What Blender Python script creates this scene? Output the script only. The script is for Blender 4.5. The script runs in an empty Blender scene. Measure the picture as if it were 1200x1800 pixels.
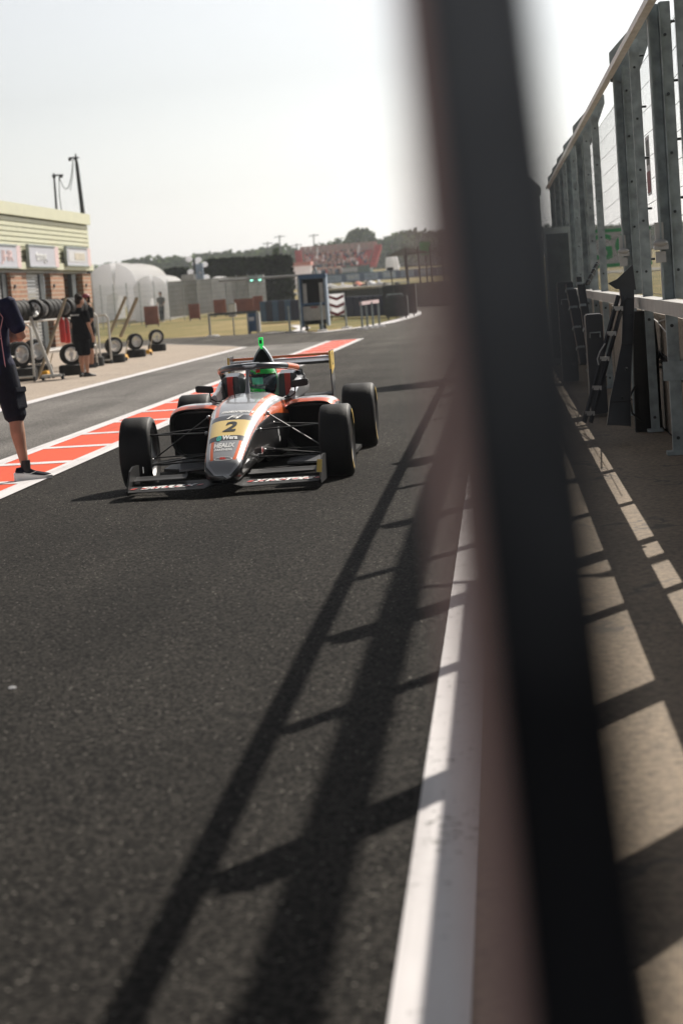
import bpy, bmesh, math, random
from mathutils import Vector, Matrix
from mathutils.bvhtree import BVHTree
rnd = random.Random(7)
PI = math.pi
SC = bpy.context.scene
COL = SC.collection

# ------------------------------------------------------------------ camera
F, H, VPX, VPY, ROLL = 3800.0, 1.38, 873.0, 490.0, math.radians(4.2)
def rc(px, py): return Vector(((px-600)/F, -(py-900)/F, -1.0))
_yw = rc(VPX, VPY).normalized()
_h2 = rc(VPX+1000*math.cos(ROLL), VPY-1000*math.sin(ROLL))
_xw = (_h2-_yw*_h2.dot(_yw)).normalized()
_zw = _xw.cross(_yw).normalized()
RM = Matrix((_xw, _yw, _zw))
cam = bpy.data.cameras.new('camera'); camo = bpy.data.objects.new('camera', cam); COL.objects.link(camo)
camo.matrix_world = Matrix.Translation((0, 0, H)) @ RM.to_4x4()
cam.sensor_fit = 'VERTICAL'; cam.sensor_height = 36; cam.sensor_width = 24
cam.lens = F/1800*36; cam.clip_start = 0.05; cam.clip_end = 6000
cam.dof.use_dof = True; cam.dof.focus_distance = 16.3; cam.dof.aperture_fstop = 3.4
SC.camera = camo

# ------------------------------------------------------------------ world, sun
SUN_DIR = Vector((0.62, 1.1, 1.0)).normalized()          # towards the sun
elev = math.asin(SUN_DIR.z); azi = math.atan2(SUN_DIR.x, SUN_DIR.y)
w = bpy.data.worlds.new('World'); SC.world = w; w.use_nodes = True
nt = w.node_tree; nt.nodes.clear()
sky = nt.nodes.new('ShaderNodeTexSky'); sky.sky_type = 'NISHITA'; sky.sun_disc = False
sky.sun_elevation = elev; sky.sun_rotation = azi; sky.dust_density = 1.0; sky.air_density = 1.0; sky.ozone_density = 1.0
gm = nt.nodes.new('ShaderNodeGamma'); gm.inputs[1].default_value = 2.0
hs = nt.nodes.new('ShaderNodeHueSaturation'); hs.inputs['Saturation'].default_value = 0.16; hs.inputs['Value'].default_value = 0.116
bg = nt.nodes.new('ShaderNodeBackground'); bg.inputs['Strength'].default_value = 0.1
wo = nt.nodes.new('ShaderNodeOutputWorld')
nt.links.new(sky.outputs[0], gm.inputs[0]); nt.links.new(gm.outputs[0], hs.inputs['Color']); nt.links.new(hs.outputs[0], bg.inputs['Color']); nt.links.new(bg.outputs[0], wo.inputs[0])
sl = bpy.data.lights.new('sun', 'SUN'); sl.energy = 5.0; sl.angle = math.radians(0.3); sl.color = (1.0, 0.93, 0.83)
so = bpy.data.objects.new('sun', sl); COL.objects.link(so)
so.rotation_euler = SUN_DIR.to_track_quat('Z', 'Y').to_euler(); so.location = (20, 30, 40)
SC.view_settings.view_transform = 'Standard'; SC.view_settings.look = 'None'
SC.view_settings.exposure = 0.3; SC.view_settings.gamma = 1.0; SC.view_settings.use_curve_mapping = False

# ------------------------------------------------------------------ placing helpers
_ZT = [(-50, 0), (100, 0), (150, .5), (250, 1.15), (320, 2.3), (420, 4.6), (600, 6.5), (3000, 9)]
def zt(Y):
    for (a, za), (b, zb) in zip(_ZT, _ZT[1:]):
        if Y <= b: return za+(zb-za)*max(0, (Y-a))/(b-a)
    return _ZT[-1][1]
def ray(px, py): return RM @ rc(px, py)
def V(px, py, Y):
    r = ray(px, py); return Vector((0, 0, H))+r*(Y/r.y)
def XP(px, py, X):
    r = ray(px, py); return Vector((0, 0, H))+r*(X/r.x)
def G(px, py, z=None):
    if z is not None:
        r = ray(px, py); return Vector((0, 0, H))+r*((z-H)/r.z)
    Y = 1.0; 
    while Y < 900:
        p = V(px, py, Y)
        if p.z <= zt(Y): return p
        Y *= 1.003
    return V(px, py, 900)
def foot(px, Y):
    """point on the ground at distance Y under pixel column px (searched along the leaning vertical)"""
    p = V(px, 500, Y)
    for _ in range(4):
        py = 500; 
        # find py whose ray meets the terrain height at Y
        a, b = 100.0, 1700.0
        for _k in range(30):
            m = (a+b)/2
            if V(px, m, Y).z > zt(Y): a = m
            else: b = m
        p = V(px, (a+b)/2, Y)
    return Vector((p.x, Y, zt(Y)))

# ------------------------------------------------------------------ materials
MATS = {}
def mat(name, col, rough=.6, metal=0., var=.12, scale=6., bump=0., bscale=40., spec=.5, coat=0., emit=None, col2=None):
    if name in MATS: return MATS[name]
    m = bpy.data.materials.new(name); m.use_nodes = True; MATS[name] = m
    n = m.node_tree; b = n.nodes['Principled BSDF']; L = n.links
    tc = n.nodes.new('ShaderNodeTexCoord')
    no = n.nodes.new('ShaderNodeTexNoise'); no.inputs['Scale'].default_value = scale; no.inputs['Detail'].default_value = 5
    L.new(tc.outputs['Object'], no.inputs['Vector'])
    mx = n.nodes.new('ShaderNodeMix'); mx.data_type = 'RGBA'
    c = Vector(col)
    a = c*(1-var); bb = Vector(col2) if col2 else c*(1+var)
    mx.inputs[6].default_value = (*a, 1); mx.inputs[7].default_value = (min(bb[0], 1), min(bb[1], 1), min(bb[2], 1), 1)
    cr = n.nodes.new('ShaderNodeMapRange'); cr.inputs[1].default_value = .3; cr.inputs[2].default_value = .7
    L.new(no.outputs[0], cr.inputs[0]); L.new(cr.outputs[0], mx.inputs[0]); L.new(mx.outputs[2], b.inputs['Base Color'])
    b.inputs['Metallic'].default_value = metal
    rr = n.nodes.new('ShaderNodeMapRange'); rr.inputs[3].default_value = max(rough-.08, .03); rr.inputs[4].default_value = min(rough+.08, 1)
    L.new(no.outputs[0], rr.inputs[0]); L.new(rr.outputs[0], b.inputs['Roughness'])
    b.inputs['Specular IOR Level'].default_value = spec
    b.inputs['Coat Weight'].default_value = coat; b.inputs['Coat Roughness'].default_value = .08
    if bump:
        n2 = n.nodes.new('ShaderNodeTexNoise'); n2.inputs['Scale'].default_value = bscale; n2.inputs['Detail'].default_value = 4
        L.new(tc.outputs['Object'], n2.inputs['Vector'])
        bp = n.nodes.new('ShaderNodeBump'); bp.inputs['Strength'].default_value = bump; bp.inputs['Distance'].default_value = .01
        L.new(n2.outputs[0], bp.inputs['Height']); L.new(bp.outputs[0], b.inputs['Normal'])
    if emit:
        b.inputs['Emission Color'].default_value = (*emit[0], 1); b.inputs['Emission Strength'].default_value = emit[1]
    return m

class NT:
    """tiny node builder"""
    def __init__(s, name):
        s.m = bpy.data.materials.new(name); s.m.use_nodes = True; MATS[name] = s.m
        s.n = s.m.node_tree; s.b = s.n.nodes['Principled BSDF']
    def new(s, t): return s.n.nodes.new(t)
    def link(s, a, b): s.n.links.new(a, b)
    def _in(s, node, i, v):
        if isinstance(v, (int, float)): node.inputs[i].default_value = v
        else: s.link(v, node.inputs[i])
    def math(s, op, a, b=0., c=None):
        k = s.new('ShaderNodeMath'); k.operation = op; s._in(k, 0, a); s._in(k, 1, b)
        if c is not None: s._in(k, 2, c)
        return k.outputs[0]
    def band(s, v, lo, hi):
        return s.math('MULTIPLY', s.math('GREATER_THAN', v, lo), s.math('LESS_THAN', v, hi))
    def mix(s, f, a, b):
        k = s.new('ShaderNodeMix'); k.data_type = 'RGBA'
        s._in(k, 0, f)
        for i, v in ((6, a), (7, b)):
            if isinstance(v, (tuple, list)): k.inputs[i].default_value = (*v, 1)
            else: s.link(v, k.inputs[i])
        return k.outputs[2]
    def noise(s, vec, scale, detail=4, rough=.5):
        k = s.new('ShaderNodeTexNoise'); k.inputs['Scale'].default_value = scale; k.inputs['Detail'].default_value = detail; k.inputs['Roughness'].default_value = rough
        s.link(vec, k.inputs['Vector']); return k.outputs[0]
    def ramp(s, v, stops):
        k = s.new('ShaderNodeValToRGB'); s.link(v, k.inputs[0]); e = k.color_ramp.elements
        while len(e) < len(stops): e.new(.5)
        for i, (p, c) in enumerate(stops): e[i].position = p; e[i].color = (*c, 1)
        return k.outputs[0]
    def coord(s, which='Object'): return s.new('ShaderNodeTexCoord').outputs[which]
    def bump(s, h, strength, dist):
        k = s.new('ShaderNodeBump'); k.inputs['Strength'].default_value = strength; k.inputs['Distance'].default_value = dist
        s.link(h, k.inputs['Height']); s.link(k.outputs[0], s.b.inputs['Normal'])

def asphalt_mat(name, lo, hi, speck, warm=(1, .97, .92), rough=.62, spec=.5, far_sheen=0.):
    t = NT(name); c = t.coord()
    fine = t.noise(c, 48, 2, .8)
    mid = t.noise(c, 14, 3)
    big = t.noise(c, .35, 4)
    # stretched wear along the lane
    mp = t.new('ShaderNodeMapping'); mp.inputs['Scale'].default_value = (1.6, .06, 1); t.link(c, mp.inputs[0])
    lane = t.noise(mp.outputs[0], 1.0, 3)
    vg = t.new('ShaderNodeTexVoronoi'); vg.inputs['Scale'].default_value = 95; t.link(c, vg.inputs['Vector'])
    sv = t.new('ShaderNodeSeparateXYZ'); t.link(vg.outputs['Color'], sv.inputs[0])
    cell = t.math('ADD', t.math('MULTIPLY', sv.outputs['X'], .55), t.math('MULTIPLY', fine, .45))
    g = t.ramp(cell, [(.26, tuple(lo*k for k in warm)), (.48, tuple((lo*.72+hi*.28)*k for k in warm)), (.74, tuple(hi*k for k in warm))])
    vo = t.new('ShaderNodeTexVoronoi'); vo.inputs['Scale'].default_value = 60; t.link(c, vo.inputs['Vector'])
    sp = t.math('MULTIPLY', t.math('LESS_THAN', vo.outputs['Distance'], .3), t.math('GREATER_THAN', t.math('FRACT', t.math('MULTIPLY', vo.outputs['Color'], 7.31)), .955))
    g = t.mix(t.math('MULTIPLY', sp, .85), g, (speck, speck*.93, speck*.82))
    f = t.math('ADD', t.math('MULTIPLY', big, .5), t.math('MULTIPLY', lane, .5))
    mr = t.new('ShaderNodeMapRange'); mr.inputs[1].default_value = .35; mr.inputs[2].default_value = .65; mr.inputs[3].default_value = .62; mr.inputs[4].default_value = 1.28
    t.link(f, mr.inputs[0])
    # brightening of the lane at grazing view, put into the colour with distance
    sx = t.new('ShaderNodeSeparateXYZ'); t.link(c, sx.inputs[0]); dm = t.new('ShaderNodeMapRange'); dm.inputs[1].default_value = 12; dm.inputs[2].default_value = 60; dm.inputs[3].default_value = 1; dm.inputs[4].default_value = 1+far_sheen
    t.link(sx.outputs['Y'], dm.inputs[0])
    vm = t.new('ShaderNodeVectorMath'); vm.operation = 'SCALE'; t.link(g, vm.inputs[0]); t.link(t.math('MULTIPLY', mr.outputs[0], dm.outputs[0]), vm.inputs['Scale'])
    t.link(vm.outputs[0], t.b.inputs['Base Color'])
    t.b.inputs['Roughness'].default_value = rough; t.b.inputs['Specular IOR Level'].default_value = spec
    h = t.math('ADD', t.math('MULTIPLY', fine, .7), t.math('MULTIPLY', mid, .4))
    t.bump(h, .6, .006)
    return t.m
asphalt_mat('asphalt', .001, .050, .26, warm=(1, .91, .80), rough=.85, spec=.05, far_sheen=2.6)
asphalt_mat('asphalt_old', .06, .26, .30, warm=(1, .94, .88), rough=.85, spec=.08, far_sheen=.4)

def concrete_mat(name, a, b, crack=True, scale=.5):
    t = NT(name); c = t.coord()
    big = t.noise(c, scale, 6, .6); fine = t.noise(c, 28, 3, .8)
    col = t.mix(big, a, b)
    k = t.ramp(fine, [(.3, (.35, .35, .35)), (.62, (1.1, 1.1, 1.1))])
    vm = t.new('ShaderNodeVectorMath'); vm.operation = 'MULTIPLY'; t.link(col, vm.inputs[0]); t.link(k, vm.inputs[1])
    out = vm.outputs[0]
    if crack:
        vo = t.new('ShaderNodeTexVoronoi'); vo.feature = 'DISTANCE_TO_EDGE'; vo.inputs['Scale'].default_value = .33
        wv = t.new('ShaderNodeVectorMath'); wv.operation = 'ADD'
        nz = t.new('ShaderNodeTexNoise'); nz.inputs['Scale'].default_value = 2.5; t.link(c, nz.inputs['Vector'])
        t.link(c, wv.inputs[0]); t.link(nz.outputs['Color'], wv.inputs[1]); t.link(wv.outputs[0], vo.inputs['Vector'])
        out = t.mix(t.math('MULTIPLY', t.math('LESS_THAN', vo.outputs[0], .006), .6), out, (.06, .055, .05))
    t.link(out, t.b.inputs['Base Color']); t.b.inputs['Roughness'].default_value = .85
    t.bump(fine, .5, .004)
    return t.m
concrete_mat('apron_concrete', (.36, .285, .215), (.5, .405, .32))
concrete_mat('walk_concrete', (.11, .085, .058), (.42, .32, .22), crack=True)
concrete_mat('wall_concrete', (.30, .25, .20), (.42, .36, .30), crack=False, scale=1.5)
concrete_mat('far_asphalt', (.16, .15, .14), (.2, .19, .175), crack=False)

def paint_mat(name, col, under=(.06, .057, .05), wear=.42):
    t = NT(name); c = t.coord()
    fine = t.noise(c, 30, 5, .75); big = t.noise(c, 1.6, 4)
    f = t.math('ADD', t.math('MULTIPLY', fine, .75), t.math('MULTIPLY', big, .25))
    m = t.new('ShaderNodeMapRange'); m.inputs[1].default_value = wear-.06; m.inputs[2].default_value = wear; t.link(f, m.inputs[0])
    shade = t.mix(big, tuple(k*.86 for k in col), col)
    mp = t.new('ShaderNodeMapping'); mp.inputs['Scale'].default_value = (7, .35, 1); mp.inputs['Rotation'].default_value = (0, 0, .06); t.link(c, mp.inputs[0])
    st_ = t.noise(mp.outputs[0], 1.0, 4, .6); sm = t.new('ShaderNodeMapRange'); sm.inputs[1].default_value = .50; sm.inputs[2].default_value = .72; sm.inputs[4].default_value = .40; t.link(st_, sm.inputs[0])
    shade = t.mix(sm.outputs[0], shade, tuple(k*.35+.02 for k in col))
    t.link(t.mix(m.outputs[0], under, shade), t.b.inputs['Base Color']); t.b.inputs['Roughness'].default_value = .7; t.b.inputs['Specular IOR Level'].default_value = .2
    t.bump(fine, .35, .004)
    return t.m
paint_mat('white_paint', (.76, .73, .735), wear=.42)
paint_mat('red_paint', (.80, .085, .022), wear=.34)

def grass_mat():
    t = NT('grass'); c = t.coord()
    a = t.noise(c, .12, 5, .6); b = t.noise(c, 3.5, 4, .7)
    f = t.math('ADD', t.math('MULTIPLY', a, .7), t.math('MULTIPLY', b, .3))
    t.link(t.ramp(f, [(.38, (.10, .105, .03)), (.5, (.23, .19, .075)), (.6, (.36, .27, .13))]), t.b.inputs['Base Color'])
    t.b.inputs['Roughness'].default_value = .95; t.b.inputs['Specular IOR Level'].default_value = .1
    t.bump(b, 1, .08)
grass_mat()
def leaf_mat(name, a, b):
    t = NT(name); g = t.new('ShaderNodeNewGeometry'); c = t.coord()
    t.link(t.mix(g.outputs['Random Per Island'], a, b), t.b.inputs['Base Color'])
    t.b.inputs['Roughness'].default_value = .9; t.b.inputs['Specular IOR Level'].default_value = .03
    return t.m
leaf_mat('leaves_wood', (.04, .085, .018), (.13, .20, .045))
leaf_mat('leaves_hedge', (.004, .010, .003), (.022, .040, .010))
def brick_mat():
    t = NT('brick'); c = t.coord()
    sx = t.new('ShaderNodeSeparateXYZ'); t.link(c, sx.inputs[0]); cx = t.new('ShaderNodeCombineXYZ')
    t.link(t.math('ADD', sx.outputs['X'], sx.outputs['Y']), cx.inputs[0]); t.link(sx.outputs['Z'], cx.inputs[1])
    b = t.new('ShaderNodeTexBrick'); b.inputs['Scale'].default_value = 1.0; b.inputs['Brick Width'].default_value = .45; b.inputs['Row Height'].default_value = .16
    b.inputs['Mortar Size'].default_value = .02; b.inputs['Color1'].default_value = (.42, .19, .095, 1); b.inputs['Color2'].default_value = (.28, .12, .06, 1); b.inputs['Mortar'].default_value = (.42, .36, .28, 1)
    t.link(cx.outputs[0], b.inputs['Vector']); t.link(b.outputs[0], t.b.inputs['Base Color']); t.b.inputs['Roughness'].default_value = .9
brick_mat()
mat('cladding', (.64, .635, .455), .5, 0, .05, 2)
mat('cladding_dark', (.10, .10, .05), .7)
mat('shutter', (.30, .29, .28), .55, .2)
mat('dark_steel', (.045, .052, .055), .5, .3)
mat('black', (.012, .012, .013), .55)
mat('void', (.006, .006, .007), .9, spec=.1)
mat('rubber', (.007, .007, .008), .62, 0, .25, 3, .15, 60, spec=.35)
mat('rubber_used', (.018, .017, .016), .75, 0, .3, 8, .3, 80, spec=.3)
mat('carbon', (.006, .006, .007), .55, 0, .3, 120, spec=.3)
mat('alloy', (.42, .42, .42), .32, .9, .08)
mat('alloy_bright', (.6, .6, .6), .35, .85, .08)
mat('galv', (.33, .375, .385), .55, .35, .32, 9, .15, 120)
mat('galv_rail', (.46, .45, .435), .5, .3, .15, 5, .1, 120)
mat('rail_white', (.86, .84, .82), .5, .1, .12, 5, .1, 120)
mat('kiosk_grey', (.50, .54, .54), .6, .1, .25, 4)
mat('galv_dark', (.10, .115, .115), .6, .3, .35, 9)
mat('wire', (.10, .10, .105), .5, .5)
mat('tube_white', (.6, .57, .52), .4, .3)
mat('tube_worn', (.42, .33, .22), .5, .3)
mat('skin', (.47, .25, .165), .55, 0, .08, 15, spec=.35)
mat('hair', (.02, .012, .008), .8, 0, .3, 60, spec=.1)
mat('navy', (.012, .014, .045), .8, 0, .25, 20, .5, 90, spec=.2)
mat('navy_shorts', (.009, .011, .022), .85, 0, .25, 20, .5, 60, spec=.2)
mat('black_cloth', (.006, .006, .008), .9, 0, .3, 20, .4, 60, spec=.06)
mat('piping', (.75, .38, .42), .6)
mat('print_white', (.75, .75, .74), .5)
mat('print_yellow', (.85, .60, .16), .45)
mat('print_teal', (.03, .38, .33), .5)
mat('print_black', (.012, .012, .014), .45)
mat('orange', (.82, .16, .03), .35, coat=.5)
mat('red', (.62, .03, .02), .4)
mat('tent', (.90, .90, .92), .6, 0, .06, .8)
def translucent(nm, w_):
    m = MATS[nm]; n = m.node_tree; b = n.nodes['Principled BSDF']; out = n.nodes['Material Output']
    t_ = n.nodes.new('ShaderNodeBsdfTranslucent'); t_.inputs['Color'].default_value = b.inputs['Base Color'].default_value if nm != 'tent' else (.85, .85, .87, 1); x = n.nodes.new('ShaderNodeMixShader'); x.inputs[0].default_value = w_
    n.links.new(b.outputs[0], x.inputs[1]); n.links.new(t_.outputs[0], x.inputs[2]); n.links.new(x.outputs[0], out.inputs[0])
translucent('tent', .7)
mat('scrim_net', (.24, .24, .235), .85, 0, .2, 1.5)
m_n = MATS['scrim_net'].node_tree; tr_ = m_n.nodes.new('ShaderNodeBsdfTransparent'); mx_ = m_n.nodes.new('ShaderNodeMixShader'); mx_.inputs[0].default_value = .3
m_n.links.new(m_n.nodes['Principled BSDF'].outputs[0], mx_.inputs[1]); m_n.links.new(tr_.outputs[0], mx_.inputs[2]); m_n.links.new(mx_.outputs[0], m_n.nodes['Material Output'].inputs[0])
mat('tent_red', (.72, .28, .24), .6)
mat('scrim', (.20, .20, .195), .85, 0, .2, 1.5)
mat('rust_board', (.27, .10, .075), .8, 0, .25, 2)
mat('booth_blue', (.035, .10, .21), .45, 0, .15, 4)
mat('booth_light', (.30, .38, .50), .5)
mat('panel_grey', (.42, .42, .42), .6)
mat('barrier_navy', (.015, .022, .06), .6, 0, .3, 3)
mat('hoard_blue', (.022, .09, .21), .5)
mat('hoard_white', (.36, .48, .62), .5)
mat('stand_red', (.55, .06, .05), .6, 0, .2, 2)
mat('stand_pink', (.50, .36, .33), .7)
mat('stand_green', (.035, .10, .085), .6)
mat('timber', (.16, .13, .11), .8)
mat('yellow', (.70, .36, .02), .5)
mat('lime', (.03, .75, .14), .35, emit=((.03, .8, .16), .35))
mat('go_light', (.2, .8, .5), .4, emit=((.35, 1.0, .75), 2.5))
mat('sign_green', (.02, .42, .13), .5)
mat('sign_white', (.62, .62, .64), .5)
mat('sign_board', (.50, .50, .56), .45, 0, .05, 2)
mat('sign_pink', (.74, .54, .54), .5)
mat('maroon', (.22, .015, .03), .55)
mat('pole_dark', (.060, .062, .074), .6, 0, .1, 2, spec=.25)
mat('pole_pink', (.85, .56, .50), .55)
mat('plastic_dark', (.022, .024, .029), .42, 0, .25, 7, .25, 14)
mat('cloth_grey', (.11, .11, .12), .8)
mat('white_shoe', (.9, .89, .87), .5)
mat('cream', (.55, .5, .42), .7)

# ------------------------------------------------------------------ mesh helpers
class MB:
    def __init__(s): s.v = []; s.f = []; s.mi = []; s.sm = []
    def add(s, vs, fs, mi=0, smooth=False):
        o = len(s.v); s.v += [tuple(v) for v in vs]
        for f in fs: s.f.append([i+o for i in f]); s.mi.append(mi); s.sm.append(smooth)
        return s
    def box(s, c, d, rot=None, mi=0, taper=(1, 1)):
        x, y, z = (k/2 for k in d); vs = []
        for k, (tx, ty) in ((-1, (1, 1)), (1, taper)):
            for a, b in ((-1, -1), (1, -1), (1, 1), (-1, 1)): vs.append(Vector((a*x*tx, b*y*ty, k*z)))
        if rot is not None: vs = [rot @ v for v in vs]
        c = Vector(c)
        return s.add([v+c for v in vs], [(0, 3, 2, 1), (4, 5, 6, 7), (0, 1, 5, 4), (1, 2, 6, 5), (2, 3, 7, 6), (3, 0, 4, 7)], mi)
    def bar(s, a, b, w, h=None, mi=0, up=(0, 0, 1)):
        a = Vector(a); b = Vector(b); h = h or w; d = (b-a); L = d.length; z = d.normalized(); u = Vector(up)
        if abs(z.dot(u)) > .98: u = Vector((0, 1, 0))
        x = u.cross(z).normalized(); y = z.cross(x)
        R = Matrix((x, y, z)).transposed()
        return s.box((a+b)/2, (w, h, L), R, mi)
    def tube(s, pts, r, n=8, mi=0, caps=True, closed=False):
        pts = [Vector(p) for p in pts]; rs = r if isinstance(r, (list, tuple)) else [r]*len(pts)
        N = len(pts); vs = []; fr = None
        for i, p in enumerate(pts):
            if closed: t = (pts[(i+1) % N]-pts[i-1]).normalized()
            else: t = ((pts[min(i+1, N-1)]-pts[max(i-1, 0)])).normalized()
            if fr is None:
                u = Vector((0, 0, 1)) if abs(t.z) < .9 else Vector((0, 1, 0))
                fr = t.cross(u).normalized()
            else:
                fr = (fr-t*fr.dot(t)).normalized()
            b = t.cross(fr)
            for k in range(n):
                a = 2*PI*k/n; vs.append(p+(fr*math.cos(a)+b*math.sin(a))*rs[i])
        fs = []
        for i in range(N if closed else N-1):
            j = (i+1) % N
            for k in range(n): fs.append((i*n+k, i*n+(k+1) % n, j*n+(k+1) % n, j*n+k))
        if caps and not closed: fs += [tuple(range(n))[::-1], tuple((N-1)*n+k for k in range(n))]
        return s.add(vs, fs, mi, True)
    def lathe(s, prof, n=48, axis='x', c=(0, 0, 0), mi=0, closed=False):
        """prof = [(along, radius)]"""
        c = Vector(c); vs = []
        for (a, r) in prof:
            for k in range(n):
                t = 2*PI*k/n; u, w_ = r*math.cos(t), r*math.sin(t)
                vs.append(c+(Vector((a, u, w_)) if axis == 'x' else Vector((u, w_, a)) if axis == 'z' else Vector((w_, a, u))))
        fs = []; P = len(prof)
        for i in range(P if closed else P-1):
            j = (i+1) % P
            for k in range(n): fs.append((i*n+k, i*n+(k+1) % n, j*n+(k+1) % n, j*n+k))
        return s.add(vs, fs, mi, True)
    def disc(s, r, a, n=32, axis='x', c=(0, 0, 0), mi=0):
        c = Vector(c); vs = []
        for k in range(n):
            t = 2*PI*k/n; u, w_ = r*math.cos(t), r*math.sin(t)
            vs.append(c+(Vector((a, u, w_)) if axis == 'x' else Vector((u, w_, a)) if axis == 'z' else Vector((w_, a, u))))
        return s.add(vs, [tuple(range(n))], mi)
    def prism(s, poly, ax, a0, a1, mi=0):
        """poly 2-d; ax: axis of extrusion. x:(y,z) y:(x,z) z:(x,y)"""
        def P(p, a): return {'x': (a, p[0], p[1]), 'y': (p[0], a, p[1]), 'z': (p[0], p[1], a)}[ax]
        n = len(poly); vs = [P(p, a0) for p in poly]+[P(p, a1) for p in poly]
        fs = [tuple(range(n))[::-1], tuple(range(n, 2*n))]+[(i, (i+1) % n, n+(i+1) % n, n+i) for i in range(n)]
        return s.add(vs, fs, mi)
    def ball(s, c, r, n=12, m=8, mi=0):
        c = Vector(c); r = Vector(r) if isinstance(r, (tuple, list, Vector)) else Vector((r, r, r)); vs = [c+Vector((0, 0, r.z))]
        for i in range(1, m):
            p = PI*i/m
            for k in range(n):
                t = 2*PI*k/n; vs.append(c+Vector((r.x*math.sin(p)*math.cos(t), r.y*math.sin(p)*math.sin(t), r.z*math.cos(p))))
        vs.append(c-Vector((0, 0, r.z))); fs = [(0, 1+k, 1+(k+1) % n) for k in range(n)]
        for i in range(m-2):
            for k in range(n): fs.append((1+i*n+k, 1+(i+1)*n+k, 1+(i+1)*n+(k+1) % n, 1+i*n+(k+1) % n))
        e = len(vs)-1; fs += [(e, 1+(m-2)*n+(k+1) % n, 1+(m-2)*n+k) for k in range(n)]
        return s.add(vs, fs, mi, True)
    def loft(s, rings, mi=0, caps=True, smooth=True):
        n = len(rings[0]); vs = [p for r in rings for p in r]; fs = []
        for i in range(len(rings)-1):
            for k in range(n): fs.append((i*n+k, i*n+(k+1) % n, (i+1)*n+(k+1) % n, (i+1)*n+k))
        if caps: fs += [tuple(range(n))[::-1], tuple((len(rings)-1)*n+k for k in range(n))]
        return s.add(vs, fs, mi, smooth)
    def build(s, name, mats, parent=None, loc=None, fix=True, bevel=0., auto=True):
        me = bpy.data.meshes.new(name); me.from_pydata(s.v, [], s.f)
        if not isinstance(mats, (list, tuple)): mats = [mats]
        for m in mats: me.materials.append(MATS[m] if isinstance(m, str) else m)
        me.polygons.foreach_set('material_index', s.mi); me.polygons.foreach_set('use_smooth', s.sm)
        if fix or bevel:
            bm = bmesh.new(); bm.from_mesh(me)
            if bevel: bmesh.ops.bevel(bm, geom=bm.edges[:], offset=bevel, segments=2, affect='EDGES', clamp_overlap=True)
            if fix: bmesh.ops.recalc_face_normals(bm, faces=bm.faces[:])
            bm.to_mesh(me); bm.free()
        me.update()
        if any(s.sm) and auto:
            me.set_sharp_from_angle(angle=math.radians(42))
        o = bpy.data.objects.new(name, me); COL.objects.link(o)
        if loc is not None: o.location = loc
        if parent is not None: o.parent = parent
        return o
def tag(o, label=None, cat=None, group=None, kind=None):
    if label: o['label'] = label
    if cat: o['category'] = cat
    if group: o['group'] = group
    if kind: o['kind'] = kind
    return o
def empty(name, loc=(0, 0, 0), rz=0., label=None, cat=None, group=None):
    o = bpy.data.objects.new(name, None); COL.objects.link(o); o.location = loc; o.rotation_euler = (0, 0, rz); o.empty_display_size = .2
    return tag(o, label, cat, group)
def kids(o): return list(o.children)
def copy_tree(o, parent=None, label=None, group=None):
    c = o.copy(); COL.objects.link(c); c.parent = parent
    if label: c['label'] = label
    if group: c['group'] = group
    for ch in kids(o): copy_tree(ch, c)
    return c
def text(name, s, size, m, parent, M, ext=.002, squash=1., shear=0., offset=0., align='CENTER'):
    cu = bpy.data.curves.new(name, 'FONT'); cu.body = s; cu.size = size; cu.extrude = ext; cu.align_x = align; cu.align_y = 'CENTER'
    cu.shear = shear; cu.offset = offset; cu.resolution_u = 3
    t = bpy.data.objects.new(name, cu); COL.objects.link(t)
    dg = bpy.context.evaluated_depsgraph_get(); me = bpy.data.meshes.new_from_object(t.evaluated_get(dg))
    bpy.data.objects.remove(t); me.name = name
    for v in me.vertices: v.co.x *= squash
    me.transform(M); me.materials.clear(); me.materials.append(MATS[m])
    o = bpy.data.objects.new(name, me); COL.objects.link(o); o.parent = parent
    return o
def frame(o, x, y):
    """matrix with origin o, text x direction and y (up) direction"""
    x = Vector(x).normalized(); y = Vector(y); y = (y-x*y.dot(x)).normalized(); z = x.cross(y)
    M = Matrix((x, y, z)).transposed().to_4x4(); M.translation = Vector(o); return M
def struct(name, mb, m, **k):
    o = mb.build(name, m, **k); o['kind'] = 'structure'; return o

# ------------------------------------------------------------------ the ground
def sheet(name, m, poly, dz, sub=None):
    """flat or terrain-following polygon laid dz above the ground"""
    b = MB(); ys = [p[1] for p in poly]
    if max(ys) <= 100: b.add([(x, y, dz) for x, y in poly], [tuple(range(len(poly)))])
    else:
        bm = bmesh.new(); f = bm.faces.new([bm.verts.new((x, y, 0)) for x, y in poly])
        for Yc in (100, 150, 250, 320, 420, 600):
            if min(ys) < Yc < max(ys): bmesh.ops.bisect_plane(bm, geom=bm.verts[:]+bm.edges[:]+bm.faces[:], plane_co=(0, Yc, 0), plane_no=(0, 1, 0))
        for v in bm.verts: v.co.z = zt(v.co.y)+dz
        me = bpy.data.meshes.new(name); bm.to_mesh(me); bm.free(); me.materials.append(MATS[m])
        o = bpy.data.objects.new(name, me); COL.objects.link(o); o['kind'] = 'structure'; return o
    return struct(name, b, m, fix=False)
g = MB(); ys = [-40, 0, 50, 100, 150, 200, 250, 320, 420, 600, 1200, 3000]
for a, b in zip(ys, ys[1:]): g.add([(-1500, a, zt(a)-.012), (1500, a, zt(a)-.012), (1500, b, zt(b)-.012), (-1500, b, zt(b)-.012)], [(0, 1, 2, 3)])
struct('ground', g, 'grass', fix=False)
def gp(px, py):
    p = G(px, py); return (p.x, p.y)
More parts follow.
